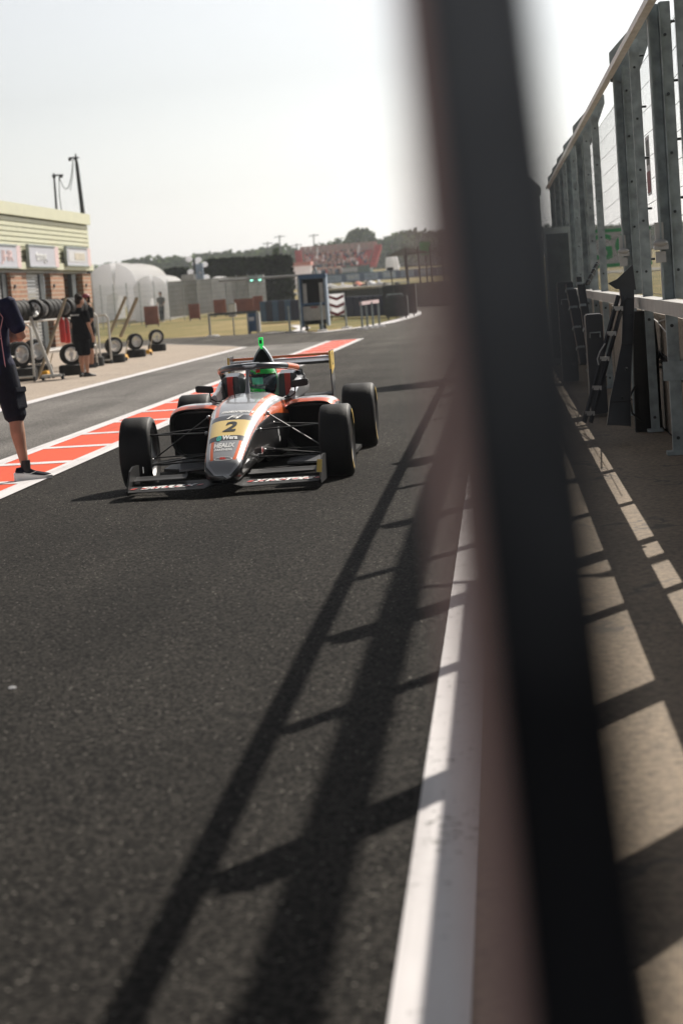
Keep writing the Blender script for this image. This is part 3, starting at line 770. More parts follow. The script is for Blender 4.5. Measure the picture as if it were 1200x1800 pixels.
# side pods
def podsec(hw, zb, zt_, n, drop, N=48): return section(hw, zb, zt_, n, 0, N)
for s_ in (-1, 1):
    PT = [(1.0, .215, .14, .515, 4.5, 0), (1.06, .222, .13, .535, 4.5, 0), (1.3, .228, .10, .54, 4.5, 0), (1.7, .24, .07, .52, 4, 0), (2.1, .20, .06, .46, 3.4, 0), (2.5, .13, .06, .36, 3, 0), (2.85, .06, .07, .24, 2.4, 0)]
    rows = []
    pod = MB(); su = []; sy = []; rings = []; N = 48
    for r in smooth_tab(PT, .06):
        cx = s_*(.455-.10*max(0, (r[0]-1.3)/1.6)**1.2-.16*max(0, (r[0]-1.6)/1.3))
        rings.append([(x+cx, r[0]+.10*abs(x+cx)*0, z) for x, z in podsec(*r[1:])])
        for k in range(N):
            th = (k+.5)/N; su.append(min(th, 1-th)*2); sy.append(r[0])
    # hollow mouth: inner rings
    r = PT[0]; inner = [[(s_*.455+(x-0)*f, y_, r[2]+(z-r[2])*f+.012) for x, z in podsec(*r[1:])] for f, y_ in ((.95, 1.0), (.90, 1.10))]
    pod.loft([inner[1], inner[0]]+rings, caps=True); su = [1.0]*(2*N)+su; sy = [2.0]*(2*N)+sy
    po = pod.build('sidepod', 'pod_paint', car, fix=False)
    for nm, dat in (('su', su), ('sy', sy)):
        a = po.data.attributes.new(nm, 'FLOAT', 'POINT'); a.data.foreach_set('value', dat)
    bm = bmesh.new(); bm.from_mesh(po.data); bmesh.ops.recalc_face_normals(bm, faces=bm.faces[:]); bm.to_mesh(po.data); bm.free()
    # radiator mesh inside
    MB().box((s_*.455, 1.09, .32), (.40, .01, .33)).build('radiator', 'void', po)
    # turning vane beside the floor
    MB().prism([(.72, .03), (.95, .03), (1.02, .12), (.80, .10)], 'x', s_*.52-.008, s_*.52+.008).build('turning_vane', 'car_silver', car)
MB().box((.745, 1.6, .30), (.006, .02, .02)).build('aerial_base', 'black', car)
fl = MB(); fl.prism([(-.30, .45), (.30, .45), (.50, .80), (.74, 1.0), (.76, 2.3), (.45, 2.9), (-.45, 2.9), (-.76, 2.3), (-.74, 1.0), (-.50, .80)], 'z', .035, .062)
fl.build('floor', 'carbon', car)
for s_ in (-1, 1):
    ln_ = MB()
    # floor front vane, the pale piece behind the left front wheel
    ln_.loft([[(s_*.30, .55, .09), (s_*.30, .80, .10), (s_*.30, .80, .085), (s_*.30, .55, .075)], [(s_*.56, .62, .075), (s_*.56, .86, .135), (s_*.56, .86, .12), (s_*.56, .62, .06)]], smooth=False)
    ln_.build('floor_vane', 'car_silver', car)
# engine cover air box
ab = MB(); rings = []
for y_, w_, h_, z0 in ((1.93, .135, .30, .66), (2.0, .14, .305, .66), (2.2, .125, .28, .62), (2.6, .07, .20, .55), (3.0, .02, .08, .46)):
    R_ = []
    for k in range(24):
        a = 2*PI*k/24; s, c = math.sin(a), math.cos(a)
        zz = z0+h_*(.5+.5*c); fr = max(0., 1-(zz-z0)/h_); x = w_*(.25+.75*fr**.75)*math.copysign(abs(s)**.8, s)
        R_.append((x, y_+(.0 if y_ > 2 else .07*(zz-z0)/h_), zz))
    rings.append(R_)
ab.loft(rings); abo = ab.build('air_box', 'car_silver', car)
mo = MB(); f0 = rings[0]; cz = Vector((0, 0, .80)); c0 = Vector((0, 1.965, .80))
mo.add([c0+(Vector(p)-c0)*.86+Vector((0, -.006, 0)) for p in f0], [tuple(range(24))]); mo.build('intake', 'void', abo, fix=False)
li = MB(); li.box((0, 1.99, .965), (.018, .03, .05)); li.box((0, 1.985, 1.0), (.036, .05, .075)); li.build('onboard_light', 'lime', car, bevel=.004)
MB().box((0, 1.957, 1.0), (.02, .006, .03)).build('light_lens', 'black', car)
# headrest and cockpit surround
for s_ in (-1, 1):
    hb = MB(); hb.loft([[(s_*(.155), y_, .52), (s_*.30, y_+.03, .50), (s_*.315, y_+.03, zt_-.02), (s_*.28, y_+.02, zt_), (s_*.17, y_, zt_)] for y_, zt_ in ((1.62, .735), (1.8, .76), (2.05, .74), (2.3, .62))], smooth=False)
    ho = hb.build('headrest', 'car_grey', car, bevel=.006)
    MB().prism([(s_*.215, .50), (s_*.262, .50), (s_*.262, .736), (s_*.215, .738)], 'y', 1.612, 1.642).build('red_stripe', 'red', ho)
    c_ = MB(); c_.loft([[(s_*.285, y_, .56), (s_*.335, y_, .54), (s_*.345, y_, z_), (s_*.30, y_, z_+.02)] for y_, z_ in ((1.15, .60), (1.4, .63), (1.7, .69), (2.0, .72), (2.4, .60))], smooth=False)
    c_.build('cockpit_side', 'car_silver', car, bevel=.008)
MB().ball((0, 1.08, .595), (.13, .10, .03)).build('cockpit_cowl', 'car_silver', car)
# halo
ha = MB(); pts = []
for k in range(25):
    a = PI*k/24; x = .325*math.cos(a); yb = 2.0-.92*math.sin(a)**.75; zz = .828-.075*(1-math.sin(a))**1.3-(.10 if k in (0, 24) else 0)
    pts.append((x, yb, zz))
ha.tube(pts, [.026]*25, 12); hal = ha.build('halo', 'car_grey', car)
pl = MB(); pl.tube([(-.02, .98, .60), (-.02, 1.03, .70), (-.02, 1.06, .77), (-.01, 1.10, .828)], [.026, .013, .014, .028], 10); pl.ball((0, .97, .605), (.055, .09, .02)); pl.build('halo_pillar', 'car_silver', hal)
for s_ in (-1, 1):
    q = [p for p in pts if (p[0]*s_) > .21 and p[2] > .80][-6:]
    seg = pts[2:6] if s_ > 0 else pts[19:23]
    MB().tube(seg, .0275, 12).build('halo_band', 'orange', hal)
tp = MB(); tp.loft([[(x, y_, z_) for x, z_ in ((-w_, h_-.006), (w_, h_-.006), (w_*.9, h_+.004), (-w_*.9, h_+.004))] for y_, w_, h_ in ((1.03, .03, .828), (1.10, .085, .852), (1.2, .07, .852))], smooth=False); tp.build('halo_cap', 'car_silver', hal)
MB().tube([(-.075, .62, .60), (-.082, .60, .70)], .004, 6).build('aerial', 'black', car)
# mirrors
for s_ in (-1, 1):
    mi_ = MB(); mi_.loft([[(s_*x_, y_, z_) for x_, z_ in ((.315, .635), (.45, .648), (.455, .69), (.445, .703), (.32, .69), (.312, .66))] for y_ in (1.10, 1.16)], smooth=False)
    mr = mi_.build('mirror', 'black', car, bevel=.006)
    MB().box((s_*.385, 1.165, .668), (.12, .004, .045)).build('mirror_glass', 'alloy_bright', mr)
    MB().tube([(s_*.345, 1.14, .64), (s_*.34, 1.14, .59), (s_*.30, 1.15, .565), (s_*.25, 1.16, .56)], .006, 6).build('mirror_stay', 'black', mr)
# front wing
fw = MB()
def wingsec(y0, y1, z0, z1, th, x):
    pts = []
    for k in range(9):
        t = k/8; yy = y0+(y1-y0)*t; zz = z0+(z1-z0)*t-.012*math.sin(PI*t); pts.append((x, yy, zz+th*math.sin(PI*t**.6)))
    for k in range(8, -1, -1):
        t = k/8; yy = y0+(y1-y0)*t; zz = z0+(z1-z0)*t-.012*math.sin(PI*t); pts.append((x, yy, zz-th*.5*math.sin(PI*t**.6)))
    return pts
fw.loft([wingsec(-1.03+.28*abs(x)**1.5*.4, -.72, .062+.02*(abs(x) < .12), .10, .012, x) for x in [i/10*.685 for i in range(-10, 11)]])
wingo = fw.build('front_wing', 'carbon', car)
bvw = BVHTree.FromPolygons([v.co[:] for v in wingo.data.vertices], [p.vertices[:] for p in wingo.data.polygons])
for s_ in (-1, 1):
    f_ = MB(); xs = [.16, .2, .3, .5, .68] if s_ > 0 else [.30, .34, .45, .58, .68]
    f_.loft([wingsec(-.76, -.62, .122, .142, .007, s_*x) for x in xs]); f_.build('wing_flap', 'carbon', wingo)
    ep = MB(); ep.prism([(-.96, .04), (-.50, .035), (-.46, .10), (-.46, .215), (-.70, .225), (-.82, .20), (-.99, .07)], 'x', s_*.688-.006, s_*.688+.006)
    epo = ep.build('endplate', 'carbon', wingo)
    if s_ > 0:
        MB().box((.688, -.965, .165), (.035, .004, .09), Matrix.Rotation(.1, 3, 'Y')).build('yellow_sticker', 'print_yellow', epo)
    else:
        MB().box((-.60, -.76, .20), (.006, .006, .045)).build('white_mark', 'print_white', epo)
    MB().box((s_*.085, -.80, .10), (.016, .16, .07)).build('wing_pylon', 'carbon', wingo)
    t_ = text('lettering', 'X MOTORS' if s_ > 0 else 'TATUUS X', .13, 'print_white', wingo, Matrix.Identity(4), 0, .62, .35, .01)
    u_ = None
    for o_, dz_, dx_, dy_ in ((t_, .004, 0, 0),):
        bm = bmesh.new(); bm.from_mesh(o_.data); bmesh.ops.triangulate(bm, faces=bm.faces[:]); bm.to_mesh(o_.data); bm.free()
        for v in o_.data.vertices:
            X, Yy = v.co.x+s_*.42+dx_, -.90+v.co.y*.95+dy_
            h = bvw.ray_cast(Vector((X, Yy, 1)), Vector((0, 0, -1))); v.co = Vector((X, Yy, (h[0].z if h[0] else .09)+dz_))
    r_ = MB()
    for k in range(7):
        X = s_*.42-.24+k*.08; h = bvw.ray_cast(Vector((X, -.895, 1)), Vector((0, 0, -1)))
        zz = (h[0].z if h[0] else .09)+.0025
        r_.add([(X-.02, -.93, zz), (X+.012, -.93, zz), (X+.03, -.865, zz+.003), (X-.002, -.865, zz+.003)], [(0, 1, 2, 3)])
    r_.build('red_marks', 'red', wingo, fix=False)
# rear wing
rw = MB(); RWX, RWY = .45, 3.45
def rws(x): return wingsec(RWY-.12, RWY+.14, .765, .80, .014, x)
rw.loft([rws(x) for x in (-RWX, 0, RWX)]); rwo = rw.build('rear_wing', 'car_silver', car)
MB().box((0, RWY+.125, .818), (2*RWX, .05, .022)).build('wing_edge', 'orange', rwo)
MB().box((0, RWY-.135, .752), (2*RWX, .03, .022)).build('wing_lip', 'black', rwo)
l2 = MB(); l2.loft([wingsec(RWY-.1, RWY+.06, .455, .475, .014, x) for x in (-RWX, 0, RWX)]); l2.build('lower_element', 'carbon', rwo)
for s_ in (-1, 1):
    e_ = MB(); e_.prism([(RWY-.12, .37), (RWY+.12, .37), (RWY+.16, .60), (RWY+.18, .85), (RWY-.17, .85), (RWY-.14, .60)], 'x', s_*(RWX+.008)-.006, s_*(RWX+.008)+.006)
    eo = e_.build('endplate', 'car_grey', rwo)
    ss = RWX+.016
    MB().prism([(RWY-.14, .64), (RWY+.16, .69), (RWY+.175, .845), (RWY-.165, .845)], 'x', s_*ss-.0012, s_*ss+.0012).build('yellow_panel', 'print_yellow', eo)
    MB().box((s_*(RWX+.008), RWY-.170, .765), (.018, .006, .16)).build('yellow_front_edge', 'print_yellow', eo)
    MB().box((s_*(RWX+.008), RWY-.132, .415), (.016, .006, .06)).build('orange_foot', 'orange', eo)
    text('race_number', '2', .17, 'print_black', eo, frame((s_*(ss+.0025), RWY, .77), (0, s_, 0), (0, 0, 1)), .0005)
for s_ in (-1, 1): MB().prism([(3.1, .36), (3.25, .36), (RWY+.05, .47), (RWY-.08, .47)], 'x', s_*.05-.006, s_*.05+.006).build('wing_support', 'carbon', rwo)
MB().box((0, 3.2, .30), (.12, .2, .14)).build('gearbox', 'dark_steel', car, bevel=.01)
# wheels
def make_wheel(nm, R_, W_, parent, x, y, side, col='alloy'):
    e_ = empty(nm, (x, y, R_)); e_.parent = parent
    rr = .178; w2 = W_/2
    prof = [(-w2*.72, rr), (-w2*.86, rr+.008), (-w2*.99, rr+.05), (-w2, R_-.045), (-w2*.93, R_-.014), (-w2*.80, R_-.002), (-w2*.3, R_), (w2*.3, R_), (w2*.80, R_-.002), (w2*.93, R_-.014), (w2, R_-.045), (w2*.99, rr+.05), (w2*.86, rr+.008), (w2*.72, rr)]
    MB().lathe(prof, 64).build('tyre', 'rubber', e_)
    rp = [(-w2*.86, rr+.006), (-w2*.80, rr-.006), (-w2*.55, rr-.016), (w2*.55, rr-.016), (w2*.80, rr-.006), (w2*.86, rr+.006)]
    rm = MB().lathe(rp, 48)
    f = side*w2*.30
    rm.lathe([(f-.012, .045), (f+side*.02, .045), (f+side*.024, .0)], 20)
    for k in range(10):
        a = 2*PI*k/10
        for d_ in (-.09, .09):
            u = Vector((0, math.cos(a), math.sin(a))); v = Vector((0, math.cos(a+d_*1.6), math.sin(a+d_*1.6)))
            rm.bar(Vector((f, 0, 0))+u*.04, Vector((f+side*.01, 0, 0))+v*(rr-.012), .012, .018, up=(1, 0, 0))
    rm.build('rim', col, e_)
    MB().lathe([(-side*w2*.2, .02), (-side*w2*.2, .13), (-side*w2*.28, .13), (-side*w2*.28, .02)], 32, closed=True).build('brake_disc', 'dark_steel', e_)
    if parent.name.startswith('racing') and side > 0:
        for a0 in (.5, 3.4):
            b = MB(); n_ = 12; vs = []
            for k in range(n_+1):
                a = a0+.95*k/n_
                for r2 in (R_-.038, R_-.062): vs.append((side*(w2+.0015), r2*math.cos(a), r2*math.sin(a)))
            b.add(vs, [(2*k, 2*k+1, 2*k+3, 2*k+2) for k in range(n_)]); b.build('sidewall_band', 'print_yellow', e_)
    MB().tube([(f+side*.012, 0, 0), (f+side*.035, 0, 0)], .022, 8).build('wheel_nut', 'red', e_)
    return e_
TF, TR_ = .748, .725
make_wheel('wheel', .271, .235, car, TF, 0, 1); make_wheel('wheel', .271, .235, car, -TF, 0, -1)
make_wheel('wheel', .280, .285, car, TR_, 2.88, 1); make_wheel('wheel', .280, .285, car, -TR_, 2.88, -1)
# suspension
for s_ in (-1, 1):
    for (a, b_, r_) in (((.20, -.22, .40), (.68, 0, .40), .0095), ((.235, .36, .41), (.68, .01, .395), .0095), ((.17, -.26, .20), (.68, 0, .175), .0105), ((.22, .40, .20), (.68, .01, .175), .0105),
                        ((.225, .12, .50), (.66, .02, .21), .008), ((.21, -.12, .24), (.69, -.1, .235), .008)):
        k = MB(); A = Vector((s_*a[0], a[1], a[2])); B = Vector((s_*b_[0], b_[1], b_[2])); k.bar(A, B, r_*3.2, r_*1.1, up=(0, 0, 1)); k.build('suspension_arm', 'carbon', car, bevel=.003)
        [MB().ball(q_, .0155).build('rod_end', 'alloy', car) for q_ in (A, B)]
    MB().box((s_*.672, 0, .285), (.03, .09, .26)).build('upright', 'dark_steel', car, bevel=.008)
    for (a, b_) in (((.12, 2.7, .36), (.66, 2.88, .37)), ((.12, 3.05, .36), (.66, 2.9, .37)), ((.12, 2.65, .2), (.66, 2.88, .19)), ((.12, 3.05, .2), (.66, 2.9, .19)), ((.15, 2.6, .42), (.64, 2.86, .21))):
        MB().bar((s_*a[0], a[1], a[2]), (s_*b_[0], b_[1], b_[2]), .024, .011).build('suspension_arm', 'carbon', car)
# lettering on the black flank
for (s, sz, yy, zz, m_n) in (('HEALIX', .085, .45, .335, 'print_white'), ('PARTNERS', .045, .50, .275, 'print_white')):
    text('lettering', s, sz, m_n, body, frame((.262, yy, zz), (-.08, 1, 0), (0, 0, 1)), .0008, 1.0, 0, .002)
MB().box((.203, -.22, .245), (.004, .15, .045), Matrix.Rotation(.07, 3, 'Z')).build('red_white_sticker', 'sign_pink', body)
text('lettering', 'RACING', .04, 'red', body, frame((.2075, -.22, .245), (-.08, 1, 0), (0, 0, 1)), .0006, .9)

# ------------------------------------------------------------------ people
def limb(b, pts, mi=0, n=14):
    """pts: (x,y,z, rx, ry[, ang]) ellipse loft along the chain"""
    P = [Vector(p[:3]) for p in pts]; rings = []; 
    for i, p in enumerate(P):
        t = (P[min(i+1, len(P)-1)]-P[max(i-1, 0)]).normalized()
        x = Vector((1, 0, 0)); x = (x-t*x.dot(t))
        if x.length < .2: x = Vector((0, 0, 1))-t*t.z
        x.normalize(); y = t.cross(x)
        rings.append([p+x*pts[i][3]*math.cos(2*PI*k/n)+y*pts[i][4]*math.sin(2*PI*k/n) for k in range(n)])
    # rounded ends
    t0_ = (P[0]-P[1]).normalized(); t1_ = (P[-1]-P[-2]).normalized()
    c0 = [P[0]+t0_*min(pts[0][3:5])*.5+(q-P[0])*.6 for q in rings[0]]; c1 = [P[-1]+t1_*min(pts[-1][3:5])*.5+(q-P[-1])*.6 for q in rings[-1]]
    b.loft([c0]+rings+[c1], mi)
def fuse(b, name, mats, parent, vox=.011, smooth=6):
    """union the overlapping pieces of b into one continuous skin"""
    o = b.build(name, mats, None)
    r_ = o.modifiers.new('r', 'REMESH'); r_.mode = 'VOXEL'; r_.voxel_size = vox; r_.use_smooth_shade = True
    s_ = o.modifiers.new('s', 'SMOOTH'); s_.iterations = smooth; s_.factor = .5
    dg = bpy.context.evaluated_depsgraph_get(); dg.update()
    me = bpy.data.meshes.new_from_object(o.evaluated_get(dg)); o.modifiers.clear(); o.data = me; me.name = name
    me.polygons.foreach_set('use_smooth', [True]*len(me.polygons)); o.parent = parent
    return o
def hand(b, wrist, d, side, palm, curl=.5):
    """wrist point, pointing direction d, side vector towards the thumb, palm normal"""
    w_ = Vector(wrist); d = Vector(d).normalized(); s = Vector(side); s = (s-d*s.dot(d)).normalized(); n = d.cross(s)
    if n.dot(Vector(palm)) < 0: n = -n
    c = w_+d*.05
    b.loft([[w_+d*t+s*(a*ww)+n*(e*th) for a, e in ((-1, -.6), (-.5, -1), (.5, -1), (1, -.6), (1, .6), (.5, 1), (-.5, 1), (-1, .6))] for t, ww, th in ((-.01, .024, .018), (.02, .033, .016), (.06, .042, .015), (.092, .041, .013))])
    for k, L in enumerate((.070, .080, .074, .058)):
        p = w_+d*.088+s*(.031-.0207*k); dirn = d; pts = [p]
        for j, fr in enumerate((.45, .32, .23)):
            dirn = (dirn*math.cos(curl*.6)+n*math.sin(curl*.6)).normalized(); n2 = n; p = p+dirn*L*fr; pts.append(p)
        b.tube(pts, [.0095, .009, .0083, .0068], 8)
    p = w_+d*.03+s*.032; b.tube([p, p+(s*.7+d*.7).normalized()*.035, p+(s*.45+d*.9+n*.2).normalized()*.068], [.012, .010, .008], 8)
def head(b, c, yaw=0., pitch=0.):
    """head looking along +y turned by yaw; c = centre of skull"""
    R = Matrix.Rotation(yaw, 3, 'Z') @ Matrix.Rotation(pitch, 3, 'X'); c = Vector(c)
    q = MB(); q.ball((0, -.012, .025), (.077, .098, .098), 24, 16); q.ball((0, .030, -.035), (.058, .068, .075), 20, 12)
    q.ball((0, .055, -.085), (.030, .030, .022)); q.ball((0, .103, -.008), (.012, .016, .024)); q.ball((0, .112, -.024), (.016, .013, .011))
    q.ball((0, .092, -.056), (.024, .012, .007)); q.ball((0, .090, -.066), (.020, .012, .006)); q.ball((0, .082, .030), (.052, .014, .010))
    for s_ in (-1, 1): q.ball((s_*.078, -.012, -.008), (.010, .022, .032)); q.ball((s_*.032, .084, .012), (.014, .010, .010))
    b.add([c+R @ Vector(v) for v in q.v], q.f, 0, True)
    return R
def eyes(c, R, parent):
    for s_ in (-1, 1):
        b = MB(); b.ball(Vector(c)+R @ Vector((s_*.032, .090, .012)), .0085, 10, 8); b.build('eye', 'black', parent)
def hairpiece(c, R, parent, m='hair', back=True):
    b = MB(); q = MB(); q.ball((0, -.022, .040), (.084, .098, .093), 24, 14)
    if back: q.ball((0, -.055, -.01), (.070, .058, .075), 20, 12)
    b.add([Vector(c)+R @ Vector(v) for v in q.v], q.f, 0, True); return fuse(b, 'hair', m, parent, .01, 4)
def shoe(name, ankle, yaw, parent, up='black_cloth', sole='white_shoe', swoosh=False):
    e_ = Matrix.Rotation(yaw, 3, 'Z'); a = Vector(ankle)
    def T(v): return (e_ @ Vector(v))+Vector((a.x, a.y, 0))
    b = MB(); rings = []
    for y_, w_, z0, z1 in ((-.085, .024, .03, .085), (-.075, .036, .028, .11), (-.03, .040, .028, .115), (.02, .041, .028, .105), (.07, .046, .026, .078), (.13, .050, .024, .062), (.17, .042, .024, .052), (.195, .024, .026, .042)):
        rings.append([T((x*w_, y_, z0+(z1-z0)*z_)) for x, z_ in ((-1, 0), (-1, .55), (-.62, .92), (0, 1), (.62, .92), (1, .55), (1, 0), (0, 0))])
    b.loft(rings); u_ = b.build('shoe', up, parent)
    b = MB(); rings = []
    for y_, w_, z1 in ((-.098, .02, .065), (-.085, .040, .070), (-.02, .045, .062), (.06, .047, .046), (.13, .053, .034), (.175, .045, .036), (.205, .02, .036)):
        rings.append([T((x*w_, y_, z_*z1+.002)) for x, z_ in ((-1, .1), (-1.06, .9), (-.9, 1), (.9, 1), (1.06, .9), (1, .1), (0, 0))])
    b.loft(rings); b.build('sole', sole, u_)
    if swoosh:
        for s_ in (-1, 1):
            pts = [(-.035, .075), (-.01, .052), (.015, .050), (.085, .078), (.02, .060), (-.005, .063)]
            vs = [T((s_*(.045), p[0], p[1])) for p in pts]+[T((s_*(.0465), p[0], p[1])) for p in pts]
            n = len(pts); b = MB().add(vs, [tuple(range(n))[::-1], tuple(range(n, 2*n))]+[(i, (i+1) % n, n+(i+1) % n, n+i) for i in range(n)]); b.build('side_mark', 'print_white', u_)
    return u_

def standing(loc, rz, label, hgt, stance, armL, armR, shirt, shorts, skin='skin', head_yaw=0., group=None, foot_yaw=(.2, -.2), sock=None, swoosh=False, cap=None, hair='hair', detail=True, belly=1., trousers=False, sole='white_shoe'):
    """figure facing +y. stance: ((lx,ly),(rx,ry)) ankles. arm: list of (x,y,z) shoulder>elbow>wrist + hand dir/side/palm"""
    P = empty('person', loc, rz, label, 'person', group); k = hgt/1.78; P.scale = (k, k, k)
    hips = [(-.095, 0, .93), (.095, 0, .93)]
    b = MB()
    for h_, (ax, ay) in zip(hips, stance):
        kx, ky = (h_[0]+ax)/2, (h_[1]+ay)/2+.02
        limb(b, [(h_[0], 0, .95, .088, .095), (h_[0]*.6+kx*.4, ky*.3, .78, .082, .088), (kx, ky, .50, .056, .062), (kx*.7+ax*.3, ky*.7+ay*.3-.012, .38, .056, .064), (kx*.4+ax*.6, ky*.4+ay*.6-.008, .25, .042, .046), (ax, ay, .10, .030, .036), (ax, ay, .05, .030, .04)])
    limb(b, [(0, 0, .90, .15, .10), (0, .005, 1.02, .145*belly, .10*belly), (0, .005, 1.15, .14*belly, .105*belly), (0, 0, 1.32, .165, .11), (0, -.01, 1.43, .15, .085), (0, -.01, 1.48, .07, .06)], n=20)
    limb(b, [(0, -.012, 1.44, .060, .062), (0, 0, 1.53, .052, .055), (0, .012, 1.60, .05, .055)])
    hc = Vector((0, .03, 1.665)); R = head(b, hc, head_yaw)
    for A in (armL, armR):
        s, e, w_ = (Vector(q) for q in A[:3])
        limb(b, [(*s, .056, .056), (*(s*.5+e*.5), .047, .050), (*e, .038, .040), (*(e*.65+w_*.35), .036, .038), (*w_, .026, .021)])
        hand(b, w_, A[3], A[4], A[5], A[6] if len(A) > 6 else .5)
    bo = fuse(b, 'body', skin, P, .0085 if detail else .012, 3)
    # shirt
    b = MB(); limb(b, [(0, 0, .85, .202*max(1, belly*.95), .148), (0, 0, .93, .196*max(1, belly*.95), .142), (0, .0, 1.0, .165*belly, .125*belly), (0, .005, 1.15, .158*belly, .125*belly), (0, 0, 1.32, .183, .128), (0, -.008, 1.42, .165, .100), (0, -.008, 1.475, .085, .07)], n=22)
    for A in (armL, armR):
        s, e = Vector(A[0]), Vector(A[1]); limb(b, [(*s, .072, .072), (*(s*.55+e*.45), .066, .068), (*(s*.22+e*.78), .064, .066)])
    sh = fuse(b, 'shirt', shirt, P, .010, 3)
    b = MB(); b.lathe([(1.475, .068), (1.515, .062), (1.520, .058)], 20, 'z', (0, -.004, 0)); b.build('collar', shirt, sh)
    # shorts
    b = MB(); limb(b, [(0, 0, 1.0, .150*belly, .112*belly), (0, 0, .92, .172, .125), (0, 0, .86, .165, .12)], n=20)
    zend = .54 if not trousers else .12
    for h_, (ax, ay) in zip(hips, stance):
        kx, ky = (h_[0]+ax)/2, (h_[1]+ay)/2+.02
        pts = [(h_[0], 0, .92, .10, .112), (h_[0]*.55+kx*.45, ky*.4, .74, .102, .108), (kx*.95, ky*.9, .56, .092, .096), (kx, ky, .51, .09, .094)]
        if trousers: pts[-1:] = [(kx*.6+ax*.4, ky*.6+ay*.4, .35, .075, .08), (ax, ay, .13, .06, .07)]
        limb(b, pts)
    so_ = fuse(b, 'shorts' if not trousers else 'trousers', shorts, P, .010, 2)
    if detail and not trousers:
        for h_, (ax, ay), s_ in zip(hips, stance, (-1, 1)):
            kx = (h_[0]+ax)/2; b = MB(); b.box((kx*.9+s_*.088, 0, .655), (.02, .13, .16), Matrix.Rotation(-s_*.1, 3, 'Y')); b.box((kx*.9+s_*.093, 0, .725), (.02, .14, .045), Matrix.Rotation(-s_*.1, 3, 'Y')); b.build('cargo_pocket', shorts, so_, bevel=.006)
    for (ax, ay), s_ in zip(stance, (-1, 1)):
        if sock: MB().tube([(ax, ay, .07), (ax, ay+.0, .165)], [.040, .0385], 16).build('sock', sock, P)
        shoe('shoe', (ax, ay, 0), foot_yaw[0 if s_ < 0 else 1], P, 'navy_shorts' if swoosh else 'black', sole, swoosh)
    if cap:
        b = MB(); q = MB(); q.ball((0, -.012, .055), (.085, .105, .075), 20, 12); q.box((0, .115, .045), (.13, .10, .012)); b.add([hc+R @ Vector(v) for v in q.v], q.f, 0, True); b.build('cap', cap, P)
        hairpiece(hc+Vector((0, 0, -.02)), R, P, hair)
    else: hairpiece(hc, R, P, hair)
    if detail: eyes(hc, R, P)
    return P

# man at the left edge: faces away and to the right, arms folded
ang = math.radians(-24)
fpt = G(48, 846)
def world_foot(local, rz, k, target):
    c, s = math.cos(rz), math.sin(rz); x, y_ = local[0]*k, local[1]*k
    return (target.x-(x*c-y_*s), target.y-(x*s+y_*c), 0)
k_ = 1.86/1.78
st = ((-.24, .10), (.25, -.02))
armL = [(-.19, 0, 1.42), (-.25, .10, 1.15), (-.03, .21, 1.18), (1, -.1, 0), (0, 0, 1), (0, -1, 0), .4]
armR = [(.19, 0, 1.42), (.265, .06, 1.14), (.06, .235, 1.13), (-1, .05, .05), (0, 0, 1), (0, -1, 0), .4]
m1 = standing(world_foot(st[1], ang, k_, fpt), ang, 'man in navy polo and shorts on the red hatching, cropped by the left edge', 1.86, st, armL, armR, 'navy', 'navy_shorts', sock='black', swoosh=True, foot_yaw=(.3, -.75))
sh = [c for c in m1.children if c.name.startswith('shirt')][0]
for s_ in (-1, 1):
    MB().tube([(s_*.155, -.075, 1.36), (s_*.178, -.05, 1.30), (s_*.16, -.075, 1.2), (s_*.165, -.07, 1.05), (s_*.172, -.065, .90)], .004, 6).build('piping', 'piping', sh)
MB().tube([(.165, -.075, 1.14), (.10, -.118, 1.12), (0, -.135, 1.115), (-.10, -.118, 1.12), (-.165, -.075, 1.14)], .004, 6).build('piping', 'piping', sh)
text('lettering', 'RACING', .085, 'print_white', sh, frame((.02, -.136, 1.335), (1, 0, 0), (0, -.0, 1)) , .006, 1.0, .2, .003)
# man in black beside the tyre racks
ang = math.radians(-40)
st = ((-.10, .03), (.10, .0))
aL = [(-.20, 0, 1.42), (-.27, .01, 1.16), (-.22, .16, 1.0), (.2, 1, -.3), (1, 0, 0), (0, 0, -1)]
aR = [(.205, 0, 1.42), (.29, -.02, 1.15), (.315, .05, .90), (.05, .15, -1), (0, 1, 0), (-1, 0, 0), .5]
m2 = standing(G(150, 663), ang, 'man in black shirt and black shorts seen from behind beside the tyre racks', 1.66, st, aL, aR, 'black_cloth', 'black_cloth', belly=1.42, sock=None, sole='black')
sh = [c for c in m2.children if c.name.startswith('shirt')][0]
text('lettering', 'MOTORSPORT', .045, 'print_white', sh, frame((0, -.142, 1.36), (1, 0, 0), (0, 0, 1)), .006)
# man with a dark red cap behind him
m3 = standing(foot(163, 50), math.radians(120), 'man with dark red cap standing behind the man in black, partly hidden', 1.72, st, aL, aR, 'black_cloth', 'black_cloth', cap='maroon', detail=False, sole='black')
m4 = standing(foot(147, 53), math.radians(20), 'dark haired man half hidden behind the man in black and the tyres', 1.76, st, aL, aR, 'black_cloth', 'black_cloth', detail=False, sole='black')
m5 = standing(foot(286, 128), math.radians(150), 'small distant figure in grey standing behind the scrim fence', 1.78, st, aL, aR, 'cloth_grey', 'navy_shorts', detail=False, trousers=True)
m6 = None if True else standing(foot(720, 92), math.radians(170), 'distant marshal in white shirt near the black trolley at the pit exit', 1.75, st, aL, aR, 'white_shoe', 'navy_shorts', detail=False, trousers=True)

